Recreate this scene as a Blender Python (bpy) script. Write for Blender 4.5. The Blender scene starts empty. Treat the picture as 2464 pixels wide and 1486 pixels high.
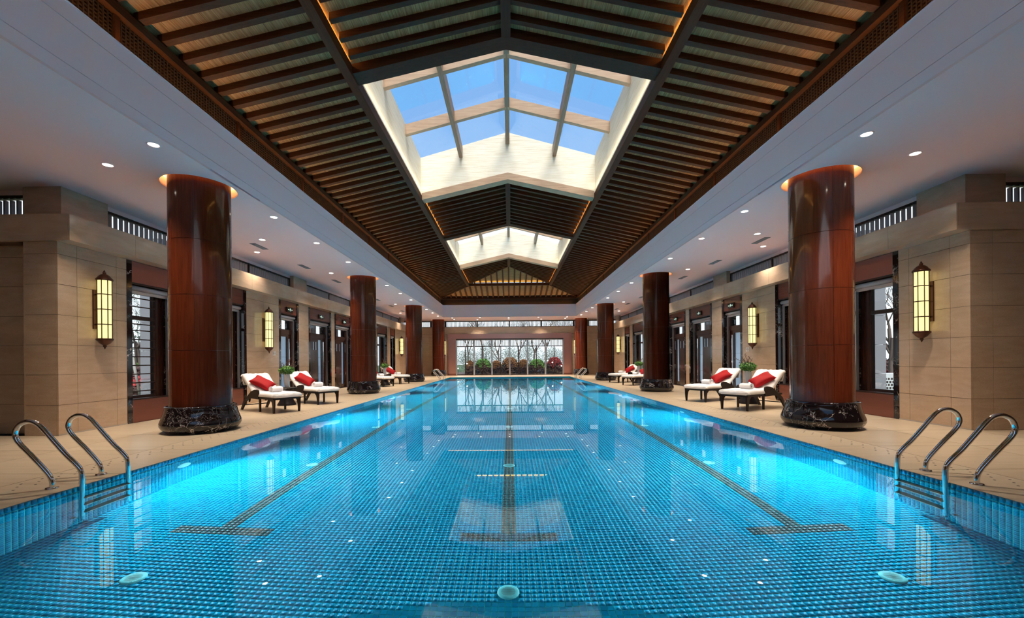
import bpy, bmesh, math, random
from mathutils import Vector, Matrix
import numpy as np
random.seed(7)
S = bpy.context.scene
COL = S.collection

# ------------------------------------------------------------ camera
cam_d = bpy.data.cameras.new('camera'); cam = bpy.data.objects.new('camera', cam_d); COL.objects.link(cam)
cam_d.sensor_width = 36; cam_d.sensor_fit = 'HORIZONTAL'
cam_d.lens = 1008.02 * 36 / 2464
cam_d.shift_x = (1232 - 1214.9) / 2464; cam_d.shift_y = (865 - 743) / 2464
cam_d.clip_start = .05; cam_d.clip_end = 400
yaw, roll = .0124, .0082
fw = Vector((-math.sin(yaw), math.cos(yaw), 0)); rt = Vector((math.cos(yaw), math.sin(yaw), 0)); up = Vector((0, 0, 1))
R_ = rt * math.cos(roll) - up * math.sin(roll); U_ = rt * math.sin(roll) + up * math.cos(roll)
M = Matrix((R_, U_, -fw)).transposed().to_4x4(); M.translation = Vector((.028, 0, 1.2))
cam.matrix_world = M
S.camera = cam

# ------------------------------------------------------------ sky, sun, exposure
S.view_settings.view_transform = 'Standard'; S.view_settings.look = 'None'
S.view_settings.gamma = 1; S.view_settings.use_curve_mapping = False
S.view_settings.exposure = 0.65
try:
    S.cycles.max_bounces = 9; S.cycles.diffuse_bounces = 4; S.cycles.glossy_bounces = 4
    S.cycles.transmission_bounces = 8; S.cycles.transparent_max_bounces = 16
    S.cycles.caustics_refractive = True; S.cycles.caustics_reflective = False
    S.cycles.blur_glossy = .3; S.cycles.sample_clamp_indirect = 8; S.cycles.sample_clamp_direct = 0
except Exception:
    pass
W = bpy.data.worlds.new('sky'); S.world = W; W.use_nodes = True
nt = W.node_tree; nt.nodes.clear()
o = nt.nodes.new('ShaderNodeOutputWorld'); bg = nt.nodes.new('ShaderNodeBackground')
tc = nt.nodes.new('ShaderNodeTexCoord'); sx = nt.nodes.new('ShaderNodeSeparateXYZ'); cr = nt.nodes.new('ShaderNodeValToRGB')
nt.links.new(tc.outputs['Generated'], sx.inputs[0]); nt.links.new(sx.outputs['Z'], cr.inputs[0])
nt.links.new(cr.outputs[0], bg.inputs[0]); nt.links.new(bg.outputs[0], o.inputs[0])
e = cr.color_ramp.elements
e[0].position = 0.0; e[0].color = (.86, .93, 1, 1)
e[1].position = .95; e[1].color = (.15, .32, .62, 1)
x = cr.color_ramp.elements.new(.28); x.color = (.86, .93, 1, 1)
x = cr.color_ramp.elements.new(.42); x.color = (.15, .345, .64, 1)
bg.inputs[1].default_value = 1.0
sun_d = bpy.data.lights.new('sun', 'SUN'); sun = bpy.data.objects.new('sun', sun_d); COL.objects.link(sun)
sun_d.energy = 4.6; sun_d.angle = math.radians(45); sun_d.color = (1, .95, .86)
sun.rotation_euler = (math.radians(28), math.radians(6), 0)

PW_DOWN, PW_COVE, PW_AMBER, PW_EAVE, PW_POOL, PW_WELL = 240, 8, 20, 15, 700, 12

# ------------------------------------------------------------ node helpers and materials
MAT = {}
def mat(name, color=(.5, .5, .5), rough=.5, metal=0, spec=.5, coat=0, **k):
    m = bpy.data.materials.new(name); m.use_nodes = True; MAT[name] = m
    b = m.node_tree.nodes['Principled BSDF']
    b.inputs['Base Color'].default_value = (*color, 1); b.inputs['Roughness'].default_value = rough
    b.inputs['Metallic'].default_value = metal; b.inputs['Specular IOR Level'].default_value = spec
    b.inputs['Coat Weight'].default_value = coat; b.inputs['Coat Roughness'].default_value = .06
    for kk, v in k.items():
        b.inputs[kk.replace('_', ' ')].default_value = v
    return m
class N:
    def __init__(s, m): s.t = m.node_tree; s.b = s.t.nodes.get('Principled BSDF')
    def n(s, ty, **k):
        x = s.t.nodes.new('ShaderNode' + ty)
        for a, v in k.items(): setattr(x, a, v)
        return x
    def l(s, a, b): s.t.links.new(a, b)
    def pos(s, scale=(1, 1, 1), obj=False):
        mp = s.n('Mapping'); mp.inputs['Scale'].default_value = scale
        if obj: s.l(s.n('TexCoord').outputs['Object'], mp.inputs[0])
        else: s.l(s.n('NewGeometry').outputs['Position'], mp.inputs[0])
        return mp.outputs[0]
    def noise(s, v, scale, det=3, rough=.55, dist=0):
        x = s.n('TexNoise'); x.inputs['Scale'].default_value = scale; x.inputs['Detail'].default_value = det
        x.inputs['Roughness'].default_value = rough; x.inputs['Distortion'].default_value = dist
        if v is not None: s.l(v, x.inputs['Vector'])
        return x.outputs['Fac']
    def ramp(s, f, stops):
        r = s.n('ValToRGB'); s.l(f, r.inputs[0]); el = r.color_ramp.elements
        while len(el) < len(stops): el.new(.5)
        for i, (p, c) in enumerate(stops): el[i].position = p; el[i].color = (*c, 1)
        return r.outputs[0]
    def mix(s, f, a, b, mode='MIX'):
        x = s.n('MixRGB', blend_type=mode)
        for i, v in ((0, f), (1, a), (2, b)):
            if hasattr(v, 'is_linked') or hasattr(v, 'links'): s.l(v, x.inputs[i])
            elif i == 0: x.inputs[0].default_value = v
            else: x.inputs[i].default_value = (*v, 1)
        return x.outputs[0]
    def math(s, op, a, b=None):
        x = s.n('Math', operation=op)
        for i, v in ((0, a), (1, b)):
            if v is None: continue
            if hasattr(v, 'links'): s.l(v, x.inputs[i])
            else: x.inputs[i].default_value = v
        return x.outputs[0]
    def bump(s, f, st=.3, d=.01):
        x = s.n('Bump'); x.inputs['Strength'].default_value = st; x.inputs['Distance'].default_value = d
        s.l(f, x.inputs['Height']); s.l(x.outputs[0], s.b.inputs['Normal'])
    def col(s, c): s.l(c, s.b.inputs['Base Color'])

def m_stone():
    m = mat('wall_stone', rough=.13, spec=.55); q = N(m); p = q.pos((1, 1, 1))
    f = q.noise(p, 2.2, 4); g = q.noise(p, 260, 2); h = q.noise(q.pos((1, 1, 5)), 1.3, 3, dist=1.5)
    c = q.ramp(f, [(.3, (.47, .325, .225)), (.7, (.56, .40, .29))])
    c = q.mix(.35, c, q.ramp(h, [(.35, (.43, .295, .20)), (.65, (.59, .44, .32))]))
    c = q.mix(q.ramp(g, [(.35, (1, 1, 1)), (.45, (0, 0, 0))]), c, (.33, .24, .15)); q.col(c)
def m_deck():
    m = mat('deck_stone', rough=.3, spec=.4); q = N(m)
    f = q.noise(q.pos((.6, 5, 1)), 1.6, 5, .6, 1.2); g = q.noise(q.pos((1, 1, 1)), 120, 2)
    c = q.ramp(f, [(.25, (.48, .35, .22)), (.5, (.64, .50, .35)), (.75, (.70, .58, .43))])
    rnd = q.n('ObjectInfo'); c = q.mix(.5, c, q.ramp(rnd.outputs['Random'], [(0, (.52, .42, .30)), (1, (.66, .57, .44))]))
    c = q.mix(q.ramp(g, [(.3, (.5, .5, .5)), (.42, (0, 0, 0))]), c, (.36, .27, .17)); q.col(c)
def m_marble():
    m = mat('black_marble', rough=.08, spec=.6); q = N(m); p = q.pos()
    w = q.noise(p, 1.7, 5, .6); mp = q.n('Mapping'); 
    v = q.n('VectorMath', operation='ADD'); q.l(p, v.inputs[0])
    cmb = q.n('CombineXYZ'); q.l(q.math('MULTIPLY', w, 1.4), cmb.inputs[0]); q.l(q.math('MULTIPLY', q.noise(p, 2.6, 5), 1.2), cmb.inputs[1]); q.l(q.math('MULTIPLY', q.noise(p, 3.1, 4), .9), cmb.inputs[2])
    q.l(cmb.outputs[0], v.inputs[1])
    vo = q.n('TexVoronoi', feature='DISTANCE_TO_EDGE'); vo.inputs['Scale'].default_value = 2.4; q.l(v.outputs[0], vo.inputs['Vector'])
    vein = q.ramp(vo.outputs['Distance'], [(0.0, (1, 1, 1)), (.022, (0, 0, 0))])
    brk = q.ramp(q.noise(p, 3.2, 3), [(.5, (0, 0, 0)), (.62, (1, 1, 1))])
    vo2 = q.n('TexVoronoi', feature='DISTANCE_TO_EDGE'); vo2.inputs['Scale'].default_value = 7; q.l(v.outputs[0], vo2.inputs['Vector'])
    vein2 = q.ramp(vo2.outputs['Distance'], [(0.0, (.55, .55, .55)), (.02, (0, 0, 0))])
    f = q.mix(1, q.mix(1, vein, brk, 'MULTIPLY'), q.mix(1, vein2, q.ramp(q.noise(p, 1.9, 3), [(.52, (0, 0, 0)), (.6, (1, 1, 1))]), 'MULTIPLY'), 'ADD')
    q.col(q.mix(f, (.008, .005, .007), (.75, .68, .66)))
def m_wood(name, a, b, axis, rough, coat, scale=1):
    m = mat(name, rough=rough, coat=coat, spec=.4); q = N(m)
    sc = {'z': (22, 22, 1.2), 'y': (22, 1.2, 22), 'x': (1.2, 22, 22)}[axis]
    f = q.noise(q.pos(sc), 1.4 * scale, 6, .62, .6)
    q.col(q.ramp(f, [(.3, a), (.7, b)])); return m
def m_thatch(name, axis):
    m = mat(name, rough=.75, spec=.15); q = N(m)
    sc = {'y': (1, .022, 1), 'x': (.022, 1, 1)}[axis]
    p = q.pos(sc); f = q.noise(p, 95, 3, .6); g = q.noise(p, 28, 3, .6)
    c = q.ramp(f, [(.28, (.08, .035, .014)), (.5, (.30, .145, .055)), (.72, (.58, .34, .15))])
    c = q.mix(.3, c, q.ramp(g, [(.3, (.20, .11, .045)), (.7, (.55, .36, .18))]))
    q.col(c); q.bump(f, .5, .008)
def m_reed(name, axis):     # reed lining of the skylight wells, daylight brightness put into its pale colour
    m = mat(name, rough=.8, spec=.1); q = N(m)
    p = q.pos({'y': (1, .03, 1), 'x': (.03, 1, 1)}[axis]); f = q.noise(p, 60, 3, .6)
    q.col(q.ramp(f, [(.3, (.70, .60, .42)), (.5, (.86, .79, .63)), (.8, (.90, .85, .73))])); q.bump(f, .3, .006)
m_stone(); m_deck(); m_marble()
m_wood('column_wood', (.12, .020, .008), (.22, .044, .017), 'z', .16, .6)
m_wood('roof_timber_x', (.030, .010, .004), (.066, .023, .009), 'x', .6, 0); MAT['roof_timber_x'].node_tree.nodes['Principled BSDF'].inputs['Specular IOR Level'].default_value = .15
m_wood('roof_timber_y', (.030, .010, .004), (.066, .023, .009), 'y', .6, 0); MAT['roof_timber_y'].node_tree.nodes['Principled BSDF'].inputs['Specular IOR Level'].default_value = .15
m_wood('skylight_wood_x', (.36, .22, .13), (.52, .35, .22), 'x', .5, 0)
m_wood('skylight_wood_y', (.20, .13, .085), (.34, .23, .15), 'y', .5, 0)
m_wood('door_wood', (.028, .010, .007), (.055, .021, .014), 'z', .25, .3)
m_wood('red_panel', (.12, .032, .020), (.18, .050, .033), 'y', .25, .3)
m_thatch('thatch_side', 'y'); m_thatch('thatch_end', 'x'); m_reed('lit_reed_side', 'y'); m_reed('lit_reed_end', 'x')
mat('stone_joint', (.13, .085, .055), .8); mat('white_paint', (.92, .74, .79), .5, spec=.3)
mat('plaster', (.90, .66, .66), .7, spec=.2)
mat('groove', (.16, .16, .18), .8)
mat('copper', (.66, .36, .32), .28, metal=1)
mat('copper_dark', (.30, .13, .11), .33, metal=1)
mat('chrome', (.86, .84, .82), .055, metal=1)
mat('silver', (.55, .54, .57), .3, metal=.8)
mat('roller_fabric', (.36, .33, .35), .7)
mat('dark_frame', (.022, .010, .008), .3, spec=.4)
mat('bronze', (.075, .028, .016), .35, metal=.6)
mat('slat_paint', (.30, .26, .28), .5)
mat('slat_white', (.62, .60, .60), .5)
mat('wicker', (.010, .006, .007), .45, spec=.3)
mat('towel', (.84, .83, .86), .85, spec=.1)
mat('cover_cloth', (.82, .80, .81), .85, spec=.1)
mat('red_cloth', (.33, .004, .008), .7, spec=.2)
mat('steel_ring', (.6, .58, .55), .3, metal=1)
mat('drain_plastic', (.42, .78, .78), .4)
mat('step_plastic', (.40, .35, .30), .4)
mat('green_leaf', (.03, .12, .012), .5); mat('light_leaf', (.16, .38, .05), .5)
mat('twig', (.09, .045, .03), .8); mat('vase_glass', (.82, .84, .88), .12, spec=.8, Transmission_Weight=.25)
mat('vent_metal', (.13, .12, .13), .5)
mat('switch_plate', (.65, .60, .58), .3)
mat('grey_stone', (.25, .25, .28), .8); mat('grass', (.05, .09, .03), .9); mat('path_stone', (.4, .38, .36), .8)
mat('soil', (.06, .045, .04), .9); mat('bark', (.14, .10, .085), .9); mat('bark_pale', (.36, .33, .31), .9)
mat('leaf_green', (.09, .25, .03), .7); mat('leaf_orange', (.27, .11, .025), .7); mat('leaf_brown', (.075, .032, .026), .7)
mat('leaf_red', (.42, .03, .03), .7); mat('leaf_grey', (.28, .33, .29), .8); mat('cabinet_white', (.62, .64, .66), .5)
mat('hole_dark', (.03, .02, .02), .9); mat('lattice_wood', (.035, .018, .010), .5)
q = N(MAT['wicker']); q.bump(q.n('TexWave', wave_type='BANDS').outputs['Fac'], .1, .002)
wv = [n for n in MAT['wicker'].node_tree.nodes if n.type == 'TEX_WAVE'][0]; wv.inputs['Scale'].default_value = 60; wv.bands_direction = 'Z'
def emis(name, c, s):
    m = bpy.data.materials.new(name); m.use_nodes = True; MAT[name] = m
    b = m.node_tree.nodes['Principled BSDF']; b.inputs['Base Color'].default_value = (*[v * .6 for v in c], 1)
    b.inputs['Emission Color'].default_value = (*c, 1); b.inputs['Emission Strength'].default_value = s
emis('lamp_lens', (1, .93, .78), 9); emis('sconce_glass', (1, .90, .38), .70); emis('ring_glow', (1, .48, .15), 3.4)
emis('sign_green', (.75, 1, .85), .55); emis('sign_face', (.004, .012, .008), .1); emis('led_strip', (1, .55, .16), 2.0)
emis('garden_lamp', (1, .98, .95), 12); emis('pool_lamp', (.45, .85, .9), .6)
# window glass: thin pane, clear with a Fresnel reflection
def m_pane(name, tint):
    m = bpy.data.materials.new(name); m.use_nodes = True; MAT[name] = m; t = m.node_tree; t.nodes.clear()
    o = t.nodes.new('ShaderNodeOutputMaterial'); mx = t.nodes.new('ShaderNodeMixShader'); f = t.nodes.new('ShaderNodeMath'); lw = t.nodes.new('ShaderNodeLayerWeight'); p5 = t.nodes.new('ShaderNodeMath')
    a = t.nodes.new('ShaderNodeBsdfTransparent'); g = t.nodes.new('ShaderNodeBsdfGlossy')
    a.inputs[0].default_value = (*tint, 1); g.inputs['Roughness'].default_value = .01
    p5.operation = 'POWER'; p5.inputs[1].default_value = 5; t.links.new(lw.outputs['Facing'], p5.inputs[0]); lw.inputs['Blend'].default_value = .5
    f.operation = 'MULTIPLY_ADD'; f.inputs[1].default_value = .95; f.inputs[2].default_value = .05; t.links.new(p5.outputs[0], f.inputs[0])
    t.links.new(f.outputs[0], mx.inputs[0]); t.links.new(a.outputs[0], mx.inputs[1]); t.links.new(g.outputs[0], mx.inputs[2]); t.links.new(mx.outputs[0], o.inputs[0])
m_pane('pane_glass', (.93, .95, .95)); m_pane('sky_glass', (.97, .98, 1))
def m_frost():
    m = bpy.data.materials.new('frosted_glass'); m.use_nodes = True; MAT['frosted_glass'] = m; t = m.node_tree; t.nodes.clear()
    o = t.nodes.new('ShaderNodeOutputMaterial'); mx = t.nodes.new('ShaderNodeMixShader'); mx.inputs[0].default_value = .35
    a = t.nodes.new('ShaderNodeBsdfTranslucent'); a.inputs[0].default_value = (.75, .8, .85, 1)
    g = t.nodes.new('ShaderNodeBsdfTransparent'); g.inputs[0].default_value = (.7, .74, .78, 1)
    t.links.new(a.outputs[0], mx.inputs[1]); t.links.new(g.outputs[0], mx.inputs[2]); t.links.new(mx.outputs[0], o.inputs[0])
m_frost()
def m_water():
    m = bpy.data.materials.new('water'); m.use_nodes = True; MAT['water'] = m; t = m.node_tree; t.nodes.clear()
    o = t.nodes.new('ShaderNodeOutputMaterial'); f = t.nodes.new('ShaderNodeFresnel'); f.inputs[0].default_value = 1.333
    a = t.nodes.new('ShaderNodeBsdfRefraction'); a.inputs['IOR'].default_value = 1.333; a.inputs['Roughness'].default_value = 0; a.inputs[0].default_value = (.45, .94, 1, 1)
    g = t.nodes.new('ShaderNodeBsdfGlossy'); g.inputs['Roughness'].default_value = 0; mx = t.nodes.new('ShaderNodeMixShader')
    t.links.new(f.outputs[0], mx.inputs[0]); t.links.new(a.outputs[0], mx.inputs[1]); t.links.new(g.outputs[0], mx.inputs[2]); t.links.new(mx.outputs[0], o.inputs[0])
m_water()
TP = .049
def m_tile(name, ca, cb, grid=None, grout=(.12, .74, .70)):
    m = mat(name, rough=.2, spec=.5); q = N(m)
    ad = q.n('VectorMath', operation='ADD'); q.l(q.n('NewGeometry').outputs['Position'], ad.inputs[0]); ad.inputs[1].default_value = (TP / 2 + TP * 400, TP * 400, TP * 400 + .0005)
    sc = q.n('VectorMath', operation='SCALE'); q.l(ad.outputs[0], sc.inputs[0]); sc.inputs['Scale'].default_value = 1 / TP
    fl = q.n('VectorMath', operation='FLOOR'); q.l(sc.outputs[0], fl.inputs[0])
    wn = q.n('TexWhiteNoise'); q.l(fl.outputs[0], wn.inputs['Vector'])
    c = q.mix(wn.outputs['Value'], ca, cb)
    if grid:
        fr = q.n('VectorMath', operation='FRACTION'); q.l(sc.outputs[0], fr.inputs[0]); sp = q.n('SeparateXYZ'); q.l(fr.outputs[0], sp.inputs[0])
        a = None
        for ax in grid:
            t = q.math('ABSOLUTE', q.math('SUBTRACT', sp.outputs[ax], .5)); t = q.math('GREATER_THAN', t, .44)
            a = t if a is None else q.math('MAXIMUM', a, t)
        c = q.mix(a, c, grout)
    q.col(c); return m
BLA, BLB = (.0, .19, .345), (.0, .295, .48)
m_tile('tile_blue', BLA, BLB); m_tile('tile_blue_floor', BLA, BLB, 'XY'); m_tile('tile_blue_side', BLA, BLB, 'YZ'); m_tile('tile_blue_end', BLA, BLB, 'XZ')
DKA, DKB = (.085, .05, .052), (.14, .08, .085)
m_tile('tile_dark', DKA, DKB); m_tile('tile_dark_floor', DKA, DKB, 'XY')
mat('grout', (.12, .74, .70), .8)

# ------------------------------------------------------------ object helpers
CUBE = {}
def obj(name, me, m=None, parent=None, label=None, cat=None, group=None, kind=None):
    o = bpy.data.objects.new(name, me); COL.objects.link(o)
    if m: 
        if not me.materials: me.materials.append(MAT[m])
    if parent: o.parent = parent
    return tag(o, label, cat, group, kind)
def tag(o, label=None, cat=None, group=None, kind=None):
    for k, v in (('label', label), ('category', cat), ('group', group), ('kind', kind)):
        if v: o[k] = v
    return o
def empty(name, loc=(0, 0, 0), rz=0, **k):
    o = bpy.data.objects.new(name, None); COL.objects.link(o); o.location = loc; o.rotation_euler = (0, 0, rz); o.empty_display_size = .1
    return tag(o, **k)
def cube_mesh(m):
    if m not in CUBE:
        v = [(x, y, z) for x in (-.5, .5) for y in (-.5, .5) for z in (-.5, .5)]
        f = [(0, 1, 3, 2), (4, 6, 7, 5), (0, 4, 5, 1), (2, 3, 7, 6), (0, 2, 6, 4), (1, 5, 7, 3)]
        me = bpy.data.meshes.new('piece_' + m); me.from_pydata(v, [], f); me.materials.append(MAT[m]); CUBE[m] = me
    return CUBE[m]
def piece(name, b, m, parent=None, **k):         # b = x0,x1,y0,y1,z0,z1 in the parent's frame; pieces share one mesh and are sized by scale
    x0, x1, y0, y1, z0, z1 = b
    o = bpy.data.objects.new(name, cube_mesh(m)); COL.objects.link(o)
    if parent: o.parent = parent
    o.location = ((x0 + x1) / 2, (y0 + y1) / 2, (z0 + z1) / 2); o.scale = (abs(x1 - x0), abs(y1 - y0), abs(z1 - z0))
    return tag(o, **k)
class MB:
    def __init__(s): s.v = []; s.f = []; s.sm = []
    def add(s, vs, fs, smooth=False):
        n = len(s.v); s.v += [tuple(v) for v in vs]; s.f += [tuple(i + n for i in f) for f in fs]; s.sm += [smooth] * len(fs); return s
    def box(s, x0, x1, y0, y1, z0, z1):
        x0, x1 = sorted((x0, x1)); y0, y1 = sorted((y0, y1)); z0, z1 = sorted((z0, z1))
        return s.add([(x, y, z) for x in (x0, x1) for y in (y0, y1) for z in (z0, z1)], [(0, 1, 3, 2), (4, 6, 7, 5), (0, 4, 5, 1), (2, 3, 7, 6), (0, 2, 6, 4), (1, 5, 7, 3)])
    def hexa(s, p8): # bottom 4 ccw, top 4 ccw
        return s.add(p8, [(3, 2, 1, 0), (4, 5, 6, 7), (0, 1, 5, 4), (1, 2, 6, 5), (2, 3, 7, 6), (3, 0, 4, 7)])
    def bar(s, a, b, w, h, upv=(0, 0, 1), w2=None, h2=None):   # beam from a to b, section w (side) x h (along up)
        a = Vector(a); b = Vector(b); d = (b - a).normalized(); u = Vector(upv); sd = d.cross(u).normalized(); u = sd.cross(d).normalized()
        w2 = w2 or w; h2 = h2 or h; p = []
        for c, ww, hh in ((a, w, h), (b, w2, h2)):
            p += [c - sd * ww / 2 - u * hh / 2, c + sd * ww / 2 - u * hh / 2, c + sd * ww / 2 + u * hh / 2, c - sd * ww / 2 + u * hh / 2]
        return s.add(p, [(3, 2, 1, 0), (4, 5, 6, 7), (0, 1, 5, 4), (1, 2, 6, 5), (2, 3, 7, 6), (3, 0, 4, 7)])
    def prism(s, poly, z0, z1, ax='z', f=None):
        n = len(poly)
        def P(p, t): return {'z': (p[0], p[1], t), 'y': (p[0], t, p[1]), 'x': (t, p[0], p[1])}[ax]
        vs = [P(p, z0) for p in poly] + [P(p, z1) for p in poly]
        fs = [tuple(range(n))[::-1], tuple(range(n, 2 * n))] + [(i, (i + 1) % n, n + (i + 1) % n, n + i) for i in range(n)]
        return s.add(vs, fs)
    def lathe(s, prof, n=32, c=(0, 0, 0), a0=0, a1=2 * math.pi, smooth=True):
        full = abs(a1 - a0 - 2 * math.pi) < 1e-6; k = n if full else n + 1; vs = []; fs = []
        for i in range(k):
            a = a0 + (a1 - a0) * i / n
            vs += [(c[0] + r * math.cos(a), c[1] + r * math.sin(a), c[2] + z) for r, z in prof]
        m = len(prof)
        for i in range(n):
            j = (i + 1) % k
            fs += [(i * m + t, j * m + t, j * m + t + 1, i * m + t + 1) for t in range(m - 1)]
        return s.add(vs, fs, smooth)
    def tube(s, pts, r, n=8, closed=False, caps=True):
        pts = [Vector(p) for p in pts]; rs = r if isinstance(r, (list, tuple)) else [r] * len(pts)
        d = (pts[1] - pts[0]).normalized(); u = d.orthogonal().normalized(); vs = []; m = len(pts)
        for i, p in enumerate(pts):
            a = pts[max(i - 1, 0)]; b = pts[min(i + 1, m - 1)]
            if closed: a = pts[i - 1]; b = pts[(i + 1) % m]
            nd = (b - a).normalized(); u = (u - nd * u.dot(nd)).normalized(); w = nd.cross(u)
            vs += [p + (u * math.cos(2 * math.pi * k / n) + w * math.sin(2 * math.pi * k / n)) * rs[i] for k in range(n)]
        fs = [(i * n + k, i * n + (k + 1) % n, ((i + 1) % m) * n + (k + 1) % n, ((i + 1) % m) * n + k) for i in range(m if closed else m - 1) for k in range(n)]
        s.add(vs, fs, True)
        if caps and not closed: s.f += [tuple(range(len(s.v) - len(vs), len(s.v) - len(vs) + n))[::-1], tuple(range(len(s.v) - n, len(s.v)))]; s.sm += [False, False]
        return s
    def mesh(s, name):
        me = bpy.data.meshes.new(name); me.from_pydata(s.v, [], s.f); me.polygons.foreach_set('use_smooth', s.sm); me.update(); return me
    def build(s, name, m, parent=None, fix=True, **k):
        me = s.mesh(name)
        if fix:
            bm = bmesh.new(); bm.from_mesh(me); bmesh.ops.recalc_face_normals(bm, faces=bm.faces); bm.to_mesh(me); bm.free()
        return obj(name, me, m, parent, **k)
def crom(pts, n=6):
    P = [Vector(p) for p in pts]; P = [P[0]] + P + [P[-1]]; out = []
    for i in range(1, len(P) - 2):
        for k in range(n):
            t = k / n; a, b, c, d = P[i - 1:i + 3]
            out.append(.5 * ((2 * b) + (c - a) * t + (2 * a - 5 * b + 4 * c - d) * t * t + (3 * b - a - 3 * c + d) * t ** 3))
    return out + [P[-2]]
def light(name, ty, loc, parent=None, **k):
    d = bpy.data.lights.new(name, ty); o = bpy.data.objects.new(name, d); COL.objects.link(o); o.location = loc
    for a, v in k.items():
        if a == 'rot': o.rotation_euler = v
        else: setattr(d, a, v)
    if parent: o.parent = parent
    return o
def copy_tree(o, parent=None):
    c = o.copy(); COL.objects.link(c); c.parent = parent
    for ch in list(o.children): copy_tree(ch, c)
    return c

# ------------------------------------------------------------ dimensions (metres; camera stands at Y=0, pool runs along +Y)
CH = 4.283                       # flat ceiling
XS = 4.7685; YF = 30.05          # fascia planes
XP = 85.5 * TP; YP0, YP1 = 1.2, 29.35; ZW = -.062; ZFL = -23 * TP
XW = 7.47; YW0, YW1 = 6.86, 31.0
COLS = [7.35 + 8.2157 * i for i in range(4)]; XC = 5.435
OPEN = [('W', 8.11, 9.39), ('W', 10.55, 11.83), ('D', 13.51, 14.79), ('D', 15.52, 17.49), ('D', 17.83, 19.69), ('W', 23.5, 25.47), ('W', 26.15, 27.27)]

# ------------------------------------------------------------ floor: deck of stone slabs on a bed
fb = MB()
fb.box(-9.8, -XP - .012, -4, 33.2, -.25, -.012); fb.box(XP + .012, 9.8, -4, 33.2, -.25, -.012)
fb.box(-XP - .012, XP + .012, YP1 + .012, 33.2, -.25, -.012); fb.box(-XP - .012, XP + .012, -4, YP0 - .012, -.25, -.012)
floor = fb.build('floor', 'hole_dark', kind='structure', label='pale beige stone deck laid around the pool')
def slab(x0, x1, y0, y1, g=.004, m='deck_stone'):
    piece('stone_slab', (x0 + g, x1 - g, y0 + g, y1 - g, -.03, 0), m, floor)
for sg in (-1, 1):
    y = -3.9; k = 0
    while y < 33.1:
        y2 = min(y + 1.2, 33.15)
        a, b = sorted((sg * (XP + .001), sg * 4.95))
        slab(a, b, y, y2)
        if y2 > 3.0:
            for xa, xb in ((4.95, 6.2), (6.2, XW)):
                a, b = sorted((sg * xa, sg * xb)); slab(a, b, y, y2)
        else:
            a, b = sorted((sg * 4.95, sg * 9.7)); slab(a, b, y, y2)
        if 3.0 < y2 <= 6.86 or (y < 6.86 < y2) or y > 30.8:
            ye = 6.86 if y < 6.86 < y2 else y2
            a, b = sorted((sg * XW, sg * 9.7)); slab(a, b, y, ye)
        y = y2
for i in range(7):
    x0 = -XP + i * 2 * XP / 7; slab(x0, x0 + 2 * XP / 7, YP1, 30.3); slab(x0, x0 + 2 * XP / 7, 30.3, 32.0); slab(x0, x0 + 2 * XP / 7, 32.0, 33.15); slab(x0, x0 + 2 * XP / 7, -3.9, YP0)
# small round drain holes in the edging strip
dh = MB()
for sg in (-1, 1):
    for k in range(3):
        y = 2.6 + .1 * k
        while y < 28: dh.lathe([(0, .0012), (.0105, .0012), (.0115, .0004)], 8, (sg * (4.697 + .08 * k), y, 0), smooth=False); y += .188
dh.build('drain_hole_row', 'hole_dark', floor, kind='stuff')

# ------------------------------------------------------------ pool basin
def tile_field(name, cells, axis, plane, sgn, m, parent, inset=.0032, h=.0022):
    """cells: Nx2 integer cell corners; one bevel-free tile block each, built with numpy"""
    c = np.array(cells, float)
    if len(c) == 0: return
    lo = c * TP + inset; hi = (c + 1) * TP - inset
    if axis == 'z': lo[:, 0] -= TP / 2; hi[:, 0] -= TP / 2; ua, va, na = 0, 1, 2
    elif axis == 'x': ua, va, na = 1, 2, 0
    else: ua, va, na = 0, 2, 1; 
    if axis == 'y': lo[:, 0] -= TP / 2; hi[:, 0] -= TP / 2
    n = len(c); V = np.zeros((n, 8, 3))
    for k, (a, b) in enumerate(((0, 0), (1, 0), (1, 1), (0, 1))):
        u = (lo, hi)[a][:, 0]; v = (lo, hi)[b][:, 1]
        V[:, k, ua] = u; V[:, k, va] = v; V[:, k, na] = plane
        V[:, k + 4, ua] = u; V[:, k + 4, va] = v; V[:, k + 4, na] = plane + sgn * h
    fq = np.array([(4, 5, 6, 7), (0, 1, 5, 4), (1, 2, 6, 5), (2, 3, 7, 6), (3, 0, 4, 7)])
    if (sgn < 0) != (axis == 'y'): fq = fq[:, ::-1]
    F = (np.arange(n)[:, None, None] * 8 + fq[None]).reshape(-1)
    me = bpy.data.meshes.new(name); me.vertices.add(n * 8); me.vertices.foreach_set('co', V.reshape(-1))
    me.loops.add(len(F)); me.loops.foreach_set('vertex_index', F.astype(np.int32)); me.polygons.add(n * 5)
    me.polygons.foreach_set('loop_start', np.arange(0, n * 20, 4, dtype=np.int32)); me.update(calc_edges=True); me.validate()
    return obj(name, me, m, parent, kind='stuff')
YG = 12.005                        # tiles are separate blocks up to here (245 rows), beyond they are under 4 px
pb = MB()
pb.box(-XP - .3, XP + .3, YP0 - .3, YG, ZFL - .2, ZFL)
for sg in (-1, 1): pb.box(sg * XP, sg * (XP + .011), YP0, YG, ZFL, -.031)
pb.box(-XP, XP, YP0 - .011, YP0, ZFL, -.031)
pool = pb.build('pool_basin', 'grout', kind='structure', label='long rectangular swimming pool lined with small blue mosaic tiles')
ff = MB(); ff.box(-XP - .3, XP + .3, YG, YP1 + .3, ZFL - .2, ZFL + .002); ff.build('floor_mosaic', 'tile_blue_floor', pool)
sf = MB()
for sg in (-1, 1): sf.box(sg * (XP - .002), sg * (XP + .011), YG, YP1, ZFL, -.001)
sf.build('side_mosaic', 'tile_blue_side', pool)
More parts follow.
